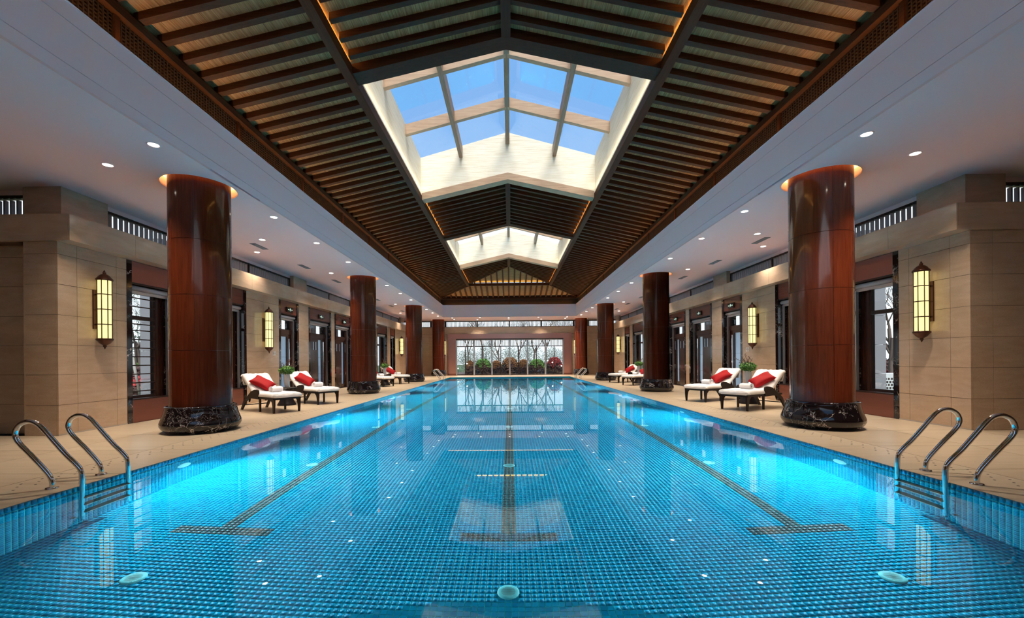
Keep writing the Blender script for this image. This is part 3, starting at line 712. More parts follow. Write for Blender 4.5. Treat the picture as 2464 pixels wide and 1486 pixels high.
for sg in (-1, 1):
    t = MB(); XB = XO + .12
    ramp((sg * XB, sg * XB), (sg * XG, sg * XG), -4.2, 28.15, lambda x: zo(x) + .11, .05, t)
    ramp((sg * XB, sg * XB), (sg * XG, sg * (XB - .001)), 28.15, YH + .12, lambda x: zo(x) + .11, .05, t)
    t.build('reed_ceiling', 'thatch_side', roof)
    t = MB()
    for y0, y1 in ((-4.2, 7.3), (13.3, 17.4), (23.2, 25.31)):
        ramp((sg * 2.75, sg * 2.75), (0, 0), y0, y1, lambda x: zi(x) + .11, .05, t)
    ramp((sg * 2.75, sg * 2.75), (0, sg * 2.749), 25.31, 28.06, lambda x: zi(x) + .11, .05, t)
    t.build('reed_ceiling', 'thatch_side', roof)
    # long beams and eaves
    for y0, y1 in ((-4.2, 7.44), (7.44, 17.46), (17.46, 28.12)):
        piece('long_beam', (*sorted((sg * (XI - .01), sg * XG)), y0, y1, ZG, 6.34), 'roof_timber_y', roof)
    piece('eave_beam', (*sorted((sg * 4.82, sg * 5.0)), -4.2, YH + .1, 5.57, 5.68), 'roof_timber_y', roof)
    piece('eave_board', (*sorted((sg * 4.60, sg * 5.0)), -4.2, YH, 5.90, 5.93), 'roof_timber_y', roof)
    piece('light_stop_board', (*sorted((sg * 5.02, sg * 5.06)), -4.2, YH + .15, 5.0, 6.0), 'roof_timber_y', roof)  # backing added behind the lattice to keep outside light from leaking in
    ym = 3.62
    while ym < 29.9:
        xin = XG if ym < 28.15 else hipx(ym) + .06
        if XO - xin > .15:
            m = MB(); w = .05
            a, b = sg * XO, sg * xin; x0, x1 = a, b
            pts = []
            for h in (0, .115): pts += [(x0, ym - w, zo(x0) + h), (x1, ym - w, zo(x1) + h), (x1, ym + w, zo(x1) + h), (x0, ym + w, zo(x0) + h)]
            if xin == XG:
                key = 'rafter%d' % sg
                if key not in CUBE:
                    m.hexa([(p[0], p[1] - ym, p[2]) for p in pts]); CUBE[key] = m.mesh('rafter'); CUBE[key].materials.append(MAT['roof_timber_x'])
                o = obj('rafter', CUBE[key], None, roof); o.location = (0, ym, 0)
            else: m.hexa(pts); m.build('rafter', 'roof_timber_x', roof)
        ym += .376
    ym = 3.62
    while ym < 27.7:
        ok = not any(a - .35 < ym < b + .35 for a, b in WELLS)
        if ok and ym < 28:
            xin = .07 if ym < 25.3 else max(.07, ym - 25.31 + .08)
            if XI - xin > .12:
                m = MB(); w = .045; x0, x1 = sg * (XI - .06), sg * xin; pts = []
                for h in (0, .115): pts += [(x0, -w, zi(x0) + h), (x1, -w, zi(x1) + h), (x1, w, zi(x1) + h), (x0, w, zi(x0) + h)]
                m.hexa(pts); o = m.build('rafter', 'roof_timber_x', roof); o.location = (0, ym, 0)
        ym += .376
    # gable beams at the ends of the openings (sloping halves)
    for yb in BEAMS:
        m = MB(); p = []; x0, x1 = sg * XI, 0
        zb_ = lambda x: 6.21 + .2265 * (XI - abs(x))
        for h in (0, .21): p += [(x0, yb - .16, zb_(x0) + h), (x1, yb - .16, zb_(x1) + h), (x1, yb + .16, zb_(x1) + h), (x0, yb + .16, zb_(x0) + h)]
        m.hexa(p); m.build('gable_beam', 'roof_timber_x' if yb in (7.44, 17.46) else 'skylight_wood_x', roof)
    # hip rafters
    m = MB(); m.bar((sg * XO, YH, ZO + .03), (sg * 2.76, 28.07, 6.2), .12, .13); m.build('hip_beam', 'roof_timber_y', roof)
    m = MB(); m.bar((sg * 2.69, 28.0, 6.31), (0, 25.31, 6.90), .1, .12); m.build('hip_beam', 'roof_timber_y', roof)
for y0, y1 in ((-4.2, 7.3), (13.36, 17.31), (23.28, 25.35)): piece('ridge_beam', (-.08, .08, y0, y1, 6.80, 7.0), 'roof_timber_y', roof)
# end hip
t = MB(); t.hexa([(-XO, YH, ZO + .11), (XO, YH, ZO + .11), (XG, 28.15, ZG + .11), (-XG, 28.15, ZG + .11), (-XO, YH, ZO + .16), (XO, YH, ZO + .16), (XG, 28.15, ZG + .16), (-XG, 28.15, ZG + .16)])
t.build('reed_ceiling', 'thatch_end', roof)
t = MB(); t.add([(-2.75, 28.06, zi(2.75) + .11), (2.75, 28.06, zi(2.75) + .11), (0, 25.31, ZR + .11), (-2.75, 28.06, zi(2.75) + .16), (2.75, 28.06, zi(2.75) + .16), (0, 25.31, ZR + .16)], [(0, 1, 2), (3, 5, 4), (0, 3, 4, 1), (1, 4, 5, 2), (2, 5, 3, 0)])
t.build('reed_ceiling', 'thatch_end', roof)
piece('cross_beam', (-2.84, 2.84, 28.0, 28.16, ZG, 6.34), 'roof_timber_x', roof)
piece('eave_beam', (-5.0, 5.0, YH - .07, YH + .11, 5.57, 5.68), 'roof_timber_x', roof)
piece('eave_board', (-5, 5, YH - .3, YH + .1, 5.90, 5.93), 'roof_timber_x', roof); piece('light_stop_board', (-5.05, 5.05, YH + .13, YH + .17, 5.0, 6.0), 'roof_timber_x', roof)  # last board: end piece of the added backing against light leaks
for i in range(-13, 14):
    x = -.02 + .378 * i
    yb = max(28.15, abs(x) + (YH - XO) + .06)
    if YH - yb > .1:
        z0, z1 = ZO, ZO + SL * (YH - yb); m = MB(); w = .05; pts = []
        for h in (0, .115): pts += [(x - w, YH, z0 + h), (x + w, YH, z0 + h), (x + w, yb, z1 + h), (x - w, yb, z1 + h)]
        m.hexa(pts); m.build('rafter', 'roof_timber_y', roof)
    ye = abs(x) + 25.31 + .08
    if abs(x) < 2.5 and 27.95 - ye > .1:
        m = MB(); pts = []; zz = lambda y: ZI + SI * (28.0 - y)
        for h in (0, .115): pts += [(x - .045, 27.95, zz(27.95) + h), (x + .045, 27.95, zz(27.95) + h), (x + .045, ye, zz(ye) + h), (x - .045, ye, zz(ye) + h)]
        m.hexa(pts); m.build('rafter', 'roof_timber_y', roof)
# lattice band below the eaves
for sg in (-1, 1):
    l = MB(); X = sg * 4.92
    for z in [5.17 + .0475 * i for i in range(9)]: l.box(X - .008, X + .008, -1, YH, z - .007, z + .007)
    y = 2.0
    while y < YH: l.box(X - .012, X + .012, y - .008, y + .008, 5.155, 5.57); y += .06
    l.build('lattice_screen', 'lattice_wood', roof, kind='stuff')
    for i in range(12): piece('lattice_post', (*sorted((sg * 4.88, sg * 4.96)), 2.85 + 2.37 * i - .035, 2.85 + 2.37 * i + .035, 5.155, 5.57), 'roof_timber_y', roof)
l = MB()
for z in [5.17 + .0475 * i for i in range(9)]: l.box(-4.9, 4.9, YH - .02, YH - .005, z - .007, z + .007)
x = -4.88
while x < 4.9: l.box(x - .008, x + .008, YH - .025, YH, 5.155, 5.57); x += .06
l.build('lattice_screen', 'lattice_wood', roof, kind='stuff')
for x in (-4.9, -2.45, 0, 2.45, 4.9): piece('lattice_post', (x - .035, x + .035, YH - .05, YH + .02, 5.155, 5.57), 'roof_timber_x', roof)

# skylights
zt = lambda x: 8.29 - .279 * abs(x)
def skylight(y0, y1, lab):
    s = empty('window_%d' % (60 + int(y0)), (0, 0, 0), kind='structure', label=lab)
    for sg in (-1, 1):
        m = MB(); m.box(sg * 2.72, sg * 2.86, y0 - .15, y1 + .15, 6.36, zt(2.72)); m.build('reed_side_wall', 'lit_reed_side', s)
    for ya, yb in ((y0 - .15, y0 - .02), (y1 + .02, y1 + .15)):
        m = MB(); m.prism([(-2.74, 6.36), (0, 6.95), (2.74, 6.36), (2.74, zt(2.74)), (0, zt(0)), (-2.74, zt(2.74))], ya, yb, 'y'); m.build('reed_end_wall', 'lit_reed_end', s)
    piece('ridge_bar', (-.062, .062, y0, y1, 7.91, 8.25), 'skylight_wood_y', s)
    for sg in (-1, 1):
        x = sg * 1.455; piece('long_bar', (x - .055, x + .055, y0, y1, 7.51, 7.84), 'skylight_wood_y', s)
    for yb in (y0 + 1.66, y0 + 3.59):
        for sg in (-1, 1):
            m = MB(); p = []; zz = lambda x: 7.915 - .256 * abs(x)
            for h in (0, .27): p += [(sg * 2.72, yb - .06, zz(2.72) + h), (0, yb - .06, zz(0) + h), (0, yb + .06, zz(0) + h), (sg * 2.72, yb + .06, zz(2.72) + h)]
            m.hexa(p); m.build('cross_bar', 'skylight_wood_x', s)
    ys = [y0 - .1, y0 + 1.66, y0 + 3.59, y1 + .1]; xs = [0, 1.455, 2.85]
    for sg in (-1, 1):
        for a, b in zip(xs[:-1], xs[1:]):
            for c, d in zip(ys[:-1], ys[1:]):
                m = MB(); p = []
                for h in (0, .012): p += [(sg * a, c, zt(a) + h), (sg * b, c, zt(b) + h), (sg * b, d, zt(b) + h), (sg * a, d, zt(a) + h)]
                m.hexa(p); m.build('pane', 'sky_glass', s)
    for sg in (-1, 1):   # concealed strips at the foot of the well
        light('well_strip', 'AREA', (sg * 2.63, (y0 + y1) / 2, 6.45), rot=(0, math.radians(180 + sg * 6), 0), shape='RECTANGLE', size=.06, size_y=y1 - y0 - .1, energy=PW_WELL * .5, color=(1, .86, .62))
for i, (a, b) in enumerate(WELLS): skylight(a, b, ['large glazed roof opening nearest the camera', 'glazed roof opening further along the pool'][i])
# amber strips on the ledge of the long beams, and weak ones along the eaves
for y0, y1 in ((2.5, 7.2), (13.4, 17.3), (23.3, 28.0)):
    for sg in (-1, 1):
        light('cove_strip', 'AREA', (sg * 2.735, (y0 + y1) / 2, 6.37), rot=(0, math.radians(180 - sg * 40), 0), shape='RECTANGLE', size=.04, size_y=y1 - y0, energy=PW_AMBER * (y1 - y0) / 4, color=(1, .50, .10))
light('cove_strip', 'AREA', (0, 27.9, 6.36), rot=(math.radians(180 + 40), 0, 0), shape='RECTANGLE', size=5, size_y=.12, energy=PW_AMBER * .6, color=(1, .55, .10))
for sg in (-1, 1):
    light('eave_strip', 'AREA', (sg * 4.80, 16, 5.175), rot=(0, math.radians(180 - sg * 30), 0), shape='RECTANGLE', size=.03, size_y=27, energy=PW_EAVE * 4, color=(1, .50, .14))
light('eave_strip', 'AREA', (0, 30.12, 5.175), rot=(math.radians(180 + 25), 0, 0), shape='RECTANGLE', size=9, size_y=.08, energy=PW_EAVE * 1.2, color=(1, .50, .14))

# ------------------------------------------------------------ columns
ORD = ['nearest the camera', 'second from the camera', 'third from the camera', 'farthest, beside the end wall']
def make_column():
    c = empty('column')
    r = .462; jz = [.44, 1.40, 2.335, 3.27, 4.50]
    core = MB(); core.lathe([(r - .02, .2), (r - .02, 4.55)], 40); core.build('core', 'copper_dark', c)
    for z0, z1 in zip(jz[:-1], jz[1:]):
        for q_ in range(4):
            a0 = math.radians(25 + 90 * q_ + .25); a1 = math.radians(25 + 90 * (q_ + 1) - .25); m = MB()
            m.lathe([(r, z0 + .0035), (r, z1 - .0035)], 16, a0=a0, a1=a1)
            for zz in (z0 + .0035, z1 - .0035): m.lathe([(r - .012, zz), (r, zz)], 16, a0=a0, a1=a1, smooth=False); m.build('shaft_panel', 'column_wood', c)
    b = MB(); b.lathe([(.0, 0), (.50, 0), (.525, .015), (.578, .075), (.602, .125), (.598, .17), (.572, .24), (.545, .32), (.528, .40), (.525, .448), (.50, .455), (r - .02, .455)], 56); b.build('marble_base', 'black_marble', c)
    d = MB(); d.lathe([(RR + .012, CH + .02), (RR + .012, CH + .17)], 48); d.build('recess_drum', 'white_paint', c)
    g = MB(); g.lathe([(r + .002, CH + .17), (RR + .014, CH + .17)], 48, smooth=False); g.build('recess_diffuser', 'ring_glow', c, label='glowing amber ring of light round the column top')
    return c
c0 = make_column(); k = 0
for sg in (-1, 1):
    for i, cy in enumerate(COLS):
        o = c0 if k == 0 else copy_tree(c0); k += 1
        o.location = (sg * XC, cy, 0); o.rotation_euler = (0, 0, 0 if sg < 0 else math.radians(50))
        tag(o, 'polished red-brown wooden column on black marble base, %s on the %s side of the pool' % (ORD[i], SIDE[sg]), 'column', 'columns on both sides of the pool')

# ------------------------------------------------------------ ceiling downlights and vents
def make_down():
    d = empty('downlight')
    t = MB(); t.lathe([(.058, .004), (.07, -.006), (.082, -.006), (.086, 0)], 28); t.build('trim_ring', 'white_paint', d)
    l = MB(); l.lathe([(0, -.003), (.062, -.003)], 28, smooth=False); l.build('lens', 'lamp_lens', d)
    s = light('lamp_light', 'SPOT', (0, 0, -.012), d, energy=PW_DOWN, color=(1, .84, .66), spot_size=math.radians(105), spot_blend=.9, shadow_soft_size=.05)
    return d
ROWA = [5.87, 8.89, 10.87, 13.0, 17.11, 19.2, 21.26, 25.24, 27.19, 29.2]; ROWB = [6.45, 10.52, 14.6, 18.7, 22.83, 26.9]; ROWC = [11.7, 19.4, 27.1]
d0 = make_down(); k = 0
def put_down(x, y, lab):
    global k
    o = d0 if k == 0 else copy_tree(d0); k += 1; o.location = (x, y, CH)
    tag(o, lab, 'downlight', 'round recessed ceiling downlights')
nth = ['nearest the camera', 'second', 'third', 'fourth', 'fifth', 'sixth', 'seventh', 'eighth', 'ninth', 'farthest']
for sg in (-1, 1):
    for i, y in enumerate(ROWA): put_down(sg * 4.995, y, 'round downlight in the %s ceiling, row next to the fascia, %s' % (SIDE[sg], nth[i] if i in (0, 9) else nth[i] + ' along'))
    for i, y in enumerate(ROWB): put_down(sg * 6.215, y, 'round downlight in the %s ceiling, middle row, %s' % (SIDE[sg], nth[i] if i == 0 else nth[i] + ' along'))
    for i, y in enumerate(ROWC): put_down(sg * 7.07, y, 'round downlight in the %s ceiling close to the slatted windows, %s' % (SIDE[sg], ['nearest the camera', 'mid hall', 'far end'][i]))
for i, (x, y) in enumerate([(-4.17, 30.55), (-2.15, 30.55), (-.05, 30.55), (2.12, 30.55), (4.2, 30.55), (-4.17, 31.6), (-2.45, 32.1), (-.05, 31.6), (2.43, 32.1), (4.2, 31.6)]):
    put_down(x, y, 'round downlight over the far end, %s row, %s' % ('front' if i < 5 else 'rear', ['far left', 'left of centre', 'centre', 'right of centre', 'far right'][i % 5]))
v0 = None
for sg in (-1, 1):
    for i, y in enumerate((11.12, 13.57, 16.09, 21.1, 23.6, 26.1)):
        if v0 is None:
            v0 = empty('ceiling_vent'); piece('vent_frame', (-.08, .08, -.30, .30, -.006, 0), 'vent_metal', v0)
            for j in range(4): piece('vent_slat', (-.052 + .03 * j, -.040 + .03 * j, -.27, .27, -.012, -.004), 'slat_paint', v0)
            o = v0
        else: o = copy_tree(v0)
        o.location = (sg * 6.655, y, CH); tag(o, 'dark slim air vent in the %s ceiling, %s' % (SIDE[sg], (nth[i] + ' from the camera') if i else 'nearest the camera'), 'air vent', 'slim air vents in the flat ceilings')

# ------------------------------------------------------------ wall lamps
def make_sconce():
    s = empty('wall_lamp')          # local +X points into the room, origin on the wall at lamp middle
    piece('back_plate', (0, .025, -.055, .055, -.35, .35), 'bronze', s)
    for z in (-.27, .27): piece('bracket', (.02, .10, -.02, .02, z - .012, z + .012), 'bronze', s)
    C = (.17, 0, 0); a8 = math.pi / 8
    m = MB(); m.lathe([(0, -.53), (.10, -.53), (.103, -.52), (.103, .52), (.10, .53), (0, .53)], 8, C, a8, a8 + 2 * math.pi, smooth=False); m.build('glass_shade', 'sconce_glass', s)
    for i in range(8):
        a = a8 + i * math.pi / 4; x, y = C[0] + .106 * math.cos(a), .106 * math.sin(a)
        m = MB(); m.tube([(x, y, -.54), (x, y, .54)], .0075, 6); m.build('upright_bar', 'bronze', s)
    for z in (-.27, 0, .27):
        m = MB(); m.lathe([(.100, z - .008), (.113, z - .008), (.113, z + .008), (.100, z + .008)], 8, C, a8, a8 + 2 * math.pi, smooth=False); m.build('band', 'bronze', s)
    pf = [(.102, .52), (.122, .525), (.125, .545), (.115, .56), (.10, .575), (.085, .60), (.06, .625), (.035, .64), (.022, .65), (.03, .662), (.022, .674), (.012, .68), (.018, .69), (.010, .70), (0, .72)]
    m = MB(); m.lathe(pf, 16, C); m.build('top_cap', 'bronze', s)
    m = MB(); m.lathe([(r, -z) for r, z in pf], 16, C); m.build('bottom_cap', 'bronze', s)
    return s
s0 = make_sconce(); k = 0
for sg in (-1, 1):
    for i, y in enumerate((7.49, 12.66, 28.28)):
        o = s0 if k == 0 else copy_tree(s0); k += 1; o.location = (P(sg, 0), y, 2.165); o.rotation_euler = (0, 0, 0 if sg < 0 else math.pi)
        tag(o, 'tall caged yellow wall lamp on the %s wall, %s' % (SIDE[sg], ['nearest the camera', 'above the first pair of loungers', 'towards the far end'][i]), 'wall lamp', 'tall caged wall lamps')
    o = copy_tree(s0); o.location = (sg * 5.12, YFW, 2.165); o.rotation_euler = (0, 0, -math.pi / 2)
    tag(o, 'tall caged yellow wall lamp on the far wall, %s of the copper frame' % SIDE[sg], 'wall lamp', 'tall caged wall lamps')

# ------------------------------------------------------------ pool ladders
def make_ladder():       # local +X away from the pool, origin on the deck edge; rails at y = -.24 and +.24
    l = empty('pool_ladder')
    path = [(.20, 0, 0), (.203, 0, .07), (.235, 0, .135), (.32, 0, .232), (.42, 0, .335), (.50, 0, .415), (.548, 0, .48), (.555, 0, .54), (.525, 0, .60), (.465, 0, .636), (.395, 0, .642), (.335, 0, .617), (.275, 0, .562), (.17, 0, .443), (.055, 0, .315), (-.03, 0, .235), (-.078, 0, .175), (-.09, 0, .10), (-.09, 0, 0), (-.09, 0, -.5), (-.09, 0, -.93)]
    for y in (-.242, .242):
        m = MB(); m.tube([(p.x, y, p.z) for p in crom(path, 5)], .0215, 16); m.build('handrail', 'chrome', l)
        m = MB(); m.lathe([(.02, .012), (.046, .010), (.05, .0)], 24, (.20, y, .001)); m.build('flange', 'chrome', l)
        m = MB(); m.tube([(-.09, y, -.88), (-.005, y, -.88)], .018, 10); m.build('wall_bracket', 'chrome', l)
    for z in (-.2, -.45, -.7): 
        t = piece('step', (-.135, -.05, -.24, .24, z - .015, z + .01), 'step_plastic', l)
    return l
l0 = make_ladder()
for i, (sg, y) in enumerate(((-1, 4.22), (1, 4.22), (-1, 26.15), (1, 26.15))):
    o = l0 if i == 0 else copy_tree(l0); o.location = (sg * 4.19, y, 0); o.rotation_euler = (0, 0, math.pi if sg < 0 else 0)
    tag(o, 'chrome pool ladder at the %s end of the pool on the %s side' % ('near' if y < 9 else 'far', SIDE[sg]), 'pool ladder', 'chrome ladders at the pool edge')

# ------------------------------------------------------------ sun loungers
def make_lounger():
    L = empty('sun_lounger')   # origin on the floor under the foot end, +X towards the head
    m = MB()
    for y in (-.31, .31): m.box(-.02, 1.42, y - .018, y + .018, .31, .35)
    for x in (0, .66, 1.36): m.box(x - .02, x + .02, -.31, .31, .31, .345)
    m.box(0, .98, -.30, .30, .345, .355); m.build('frame', 'wicker', L)
    for y in (-.30, .30):
        n = 5; m = MB(); prev = None
        # foot legs: wide at the top, tapering down, with a curved bracket
        m.prism([(-.03, .33), (-.025, .20), (.0, .0), (.035, .0), (.05, .16), (.075, .25), (.13, .30), (.2, .33)], y - .018, y + .018, 'y'); m.build('leg', 'wicker', L)
        m = MB(); m.prism([(.635, .33), (.64, .0), (.68, .0), (.685, .33)], y - .018, y + .018, 'y'); m.build('leg', 'wicker', L)
        m = MB(); m.prism([(1.06, .33), (1.20, .30), (1.38, .20), (1.56, .0), (1.625, .0), (1.45, .25), (1.30, .35), (1.1, .355)], y - .02, y + .02, 'y'); m.build('leg', 'wicker', L)
        m = MB(); s_ = 1 if y > 0 else -1
        m.prism([(.66, .30), (.66, .50), (.68, .525), (.74, .535), (.86, .525), (.98, .49), (1.10, .43), (1.22, .35), (1.32, .26), (1.2, .29), (1.0, .31)], y + s_ * .012, y + s_ * .045, 'y'); m.build('side_arm', 'wicker', L)
        for x in (.018, .66, 1.59):
            m = MB(); m.lathe([(0, 0), (.012, 0), (.012, .014), (0, .014)], 10, (x, y, 0)); m.build('foot_cap', 'switch_plate', L)
    m = MB(); m.bar((1.50, -.3, .12), (1.50, .3, .12), .022, .022); m.build('stretcher', 'wicker', L)
    m = MB(); m.bar((.93, 0, .36), (1.50, 0, .80), .60, .03); m.build('backrest', 'wicker', L)
    m = MB()
    for y in (-.2, .2): m.bar((1.26, y, .60), (1.42, y, .20), .03, .03)
    m.build('back_prop', 'wicker', L)
    # white cotton cover over mattress: swept profile with soft edges
    prof = [(-.055, .375), (-.06, .40), (-.04, .43), (.0, .445), (.25, .45), (.5, .45), (.8, .447), (.93, .455), (1.02, .50), (1.2, .645), (1.38, .785), (1.50, .872), (1.545, .885), (1.575, .86), (1.585, .80), (1.575, .70), (1.56, .62)]
    pc = crom([(a, 0, b) for a, b in prof], 4); nw = 24; vs = []; rg = random.Random(3)
    for i, p in enumerate(pc):
        d = (pc[min(i + 1, len(pc) - 1)] - pc[max(i - 1, 0)]).normalized(); nrm = Vector((-d.z, 0, d.x)); t = i / (len(pc) - 1)
        half = .335 + .012 * math.sin(t * 9) + (.03 if t < .25 else 0) * (1 - t * 4)
        if t > .8: half = .335 - (t - .8) * .25
        for j in range(nw + 1):
            w = -1 + 2 * j / nw; e = max(0, (abs(w) - .86) / .14); drop = -(.075 if t < .5 else .055) * e ** 1.6
            wr = .006 * math.sin(w * 7 + t * 31) * math.sin(t * 17 + w * 3) + .004 * math.sin(w * 19 - t * 23)
            q_ = p + nrm * (drop + wr); vs.append((q_.x, w * half * (1 - .02 * e), q_.z))
    fs = [(i * (nw + 1) + j, i * (nw + 1) + j + 1, (i + 1) * (nw + 1) + j + 1, (i + 1) * (nw + 1) + j) for i in range(len(pc) - 1) for j in range(nw)]
    m = MB(); m.add(vs, fs, True); o = m.build('cotton_cover', 'cover_cloth', L)
    sm = o.modifiers.new('thickness', 'SOLIDIFY'); sm.thickness = .03; sm.offset = 0
    # mattress under the cover
    m = MB(); m.box(-.03, .96, -.305, .305, .355, .415); m.build('mattress', 'cover_cloth', L); 
    return L
def pillow_mesh(w=.52, h=.37, t=.075):
    n = 18; vs = []; fs = []
    for sgn in (1, -1):
        for i in range(n + 1):
            for j in range(n + 1):
                u, v = -1 + 2 * i / n, -1 + 2 * j / n
                pin = 1 - .10 * (1 - abs(v) ** 2) * abs(u) ** 3; pin2 = 1 - .10 * (1 - abs(u) ** 2) * abs(v) ** 3
                z = sgn * t * (max(0, (1 - u ** 4) * (1 - v ** 4))) ** .55
                vs.append((u * w / 2 * pin, v * h / 2 * pin2, z + .004 * math.sin(5 * u + 3 * v)))
    m = n + 1
    for s_ in (0, 1):
        for i in range(n):
            for j in range(n):
                a = s_ * m * m + i * m + j; fs.append((a, a + m, a + m + 1, a + 1) if s_ == 0 else (a, a + 1, a + m + 1, a + m))
    mb = MB(); mb.add(vs, fs, True); me = mb.mesh('pillow')
    bm = bmesh.new(); bm.from_mesh(me); bmesh.ops.remove_doubles(bm, verts=bm.verts, dist=.0035); bmesh.ops.recalc_face_normals(bm, faces=bm.faces); bm.to_mesh(me); bm.free(); return me
PM = pillow_mesh(); PM.materials.append(MAT['red_cloth'])
def towel_mesh():
    m = MB(); L2 = .145; th = .011; pts = []; N_ = 110; turns = 4.2
    for i in range(N_ + 1):
        a = 2 * math.pi * turns * i / N_; r = .012 + .0125 * a / (2 * math.pi); pts.append((r * math.cos(a), r * math.sin(a), r))
    vs = []
    for x, y, r in pts:
        k_ = (r + th * .85) / r; vs += [(x, -L2, y), (x * k_, -L2 - .002, y * k_), (x * k_, L2 + .002, y * k_), (x, L2, y)]
    fs = []
    for i in range(N_):
        b = 4 * i; c = b + 4
        fs += [(b, b + 1, c + 1, c), (b + 1, b + 2, c + 2, c + 1), (b + 2, b + 3, c + 3, c + 2), (b + 3, b, c, c + 3)]
    fs += [(0, 3, 2, 1), (4 * N_, 4 * N_ + 1, 4 * N_ + 2, 4 * N_ + 3)]
    m.add(vs, fs, True); me = m.mesh('towel_roll'); bm = bmesh.new(); bm.from_mesh(me); bmesh.ops.recalc_face_normals(bm, faces=bm.faces); bm.to_mesh(me); bm.free(); me.polygons.foreach_set('use_smooth', [False] * len(me.polygons)); me.materials.append(MAT['towel']); return me
TM = towel_mesh()
# each: origin x,y of the foot end, direction to the head, which pair, side
LG = [(-5.251, 9.838, (-.83, .557), 'left', 'first pair, nearer'), (-5.096, 11.72, (-.84, .543), 'left', 'first pair, farther'),
      (5.174, 9.71, (.86, .51), 'right', 'first pair, nearer'), (5.155, 11.675, (.87, .49), 'right', 'first pair, farther'),
      (-5.62, 19.35, (-.84, .543), 'left', 'second pair, nearer'), (-5.42, 21.5, (-.80, .6), 'left', 'second pair, farther'),
      (5.33, 18.98, (.86, .51), 'right', 'second pair, nearer'), (5.25, 21.2, (.86, .51), 'right', 'second pair, farther')]
L0 = make_lounger()
for i, (x, y, d, sd, wh) in enumerate(LG):
    o = L0 if i == 0 else copy_tree(L0); a = math.atan2(d[1], d[0]); o.location = (x, y, 0); o.rotation_euler = (0, 0, a)
    tag(o, 'dark woven sun lounger with white cover on the %s deck, %s' % (sd, wh), 'sun lounger', 'sun loungers on the pool deck')
    MW = Matrix.Translation((x, y, 0)) @ Matrix.Rotation(a, 4, 'Z')
    p = obj('red_pillow', PM); sgn = 1 if sd == 'left' else -1
    tilt = Matrix.Rotation(-math.atan2(.44, .57), 4, 'Y')
    p.matrix_world = MW @ Matrix.Translation((1.10, sgn * .03, .672)) @ tilt @ Matrix.Rotation(math.pi / 2 - sgn * math.radians(52), 4, 'Z') 
    tag(p, 'red rectangular pillow leaning on the lounger of the %s deck, %s' % (sd, wh), 'pillow', 'red pillows on the loungers')
    t = obj('rolled_towel', TM); t.matrix_world = MW @ Matrix.Translation((.50, 0, .532)) @ Matrix.Rotation(math.radians(sgn * 14), 4, 'Z')
    tag(t, 'rolled white towel lying on the lounger of the %s deck, %s' % (sd, wh), 'towel', 'rolled towels on the loungers')
# side tables with planted vases
def make_table():
    t = empty('side_table')
    m = MB(); m.lathe([(0, .45), (.255, .45), (.265, .46), (.265, .475), (.255, .485), (0, .485)], 36); m.build('table_top', 'wicker', t)
    m = MB(); m.lathe([(0, 0), (.235, 0), (.24, .015), (.21, .07), (.165, .16), (.135, .25), (.125, .34), (.135, .42), (.16, .45), (0, .45)], 36); m.build('flared_base', 'wicker', t)
    return t
def leaf_blob(rx, rz, n, size, seed, cz=0, hollow=.55, dome=False):
    rg = random.Random(seed); vs = []; fs = []
    for i in range(n):
        while True:
            p = Vector((rg.uniform(-1, 1), rg.uniform(-1, 1), rg.uniform(-1, 1)))
            if hollow < (p.length if not dome else (math.hypot(p.x, p.y) ** 2.6 + abs(p.z) ** 2.6) ** (1 / 2.6)) < 1 and (not dome or p.z > -.02): break
        d = (p + Vector([rg.uniform(-.6, .6) for _ in range(3)])).normalized(); u = d.orthogonal().normalized(); u.rotate(Matrix.Rotation(rg.uniform(0, 6.28), 3, d)); w = d.cross(u)
        c = Vector((p.x * rx, p.y * rx, p.z * rz + cz)); s_ = size * rg.uniform(.6, 1.25); k_ = len(vs)
        vs += [c - u * s_ * .3, c + w * s_ * .45 + u * 0, c + u * s_ * .9 + d * s_ * .15, c - w * s_ * .45]; fs.append((k_, k_ + 1, k_ + 2, k_ + 3))
    m = MB(); m.add(vs, fs); return m
def make_plant():
    v = empty('vase_plant')
    m = MB(); m.lathe([(0, .0), (.050, .0), (.055, .01), (.060, .06), (.075, .16), (.082, .26), (.080, .34), (.078, .385), (.072, .385), (.072, .35), (.0, .345)], 32); m.build('vase', 'vase_glass', v)
    o = leaf_blob(.205, .125, 900, .034, 5, .47, .35).build('foliage', 'green_leaf', v, fix=False, kind='stuff')
    leaf_blob(.21, .13, 350, .03, 6, .475, .75).build('foliage', 'light_leaf', v, fix=False, kind='stuff')
    rg = random.Random(9)
    for i in range(11):
        a = rg.uniform(0, 6.28); sp = rg.uniform(.10, .36); h = rg.uniform(.62, .84) - sp * .25; m = MB()
        pts = crom([(0, 0, .4), (.35 * sp * math.cos(a), .35 * sp * math.sin(a), .4 + (h - .4) * .6), (sp * math.cos(a), sp * math.sin(a), h)], 5); m.tube(pts, .0042, 4)
        for p in pts[3:]:
            m.tube([p, p + Vector((rg.uniform(-.05, .05), rg.uniform(-.05, .05), rg.uniform(.0, .05)))], .002, 3)
            c = p + Vector((rg.uniform(-.02, .02), rg.uniform(-.02, .02), .01)); m.tube([c, c + Vector((0, .0, .016))], .009, 4)
        m.build('twig', 'twig', v)
    return v
t0 = make_table(); v0_ = make_plant()
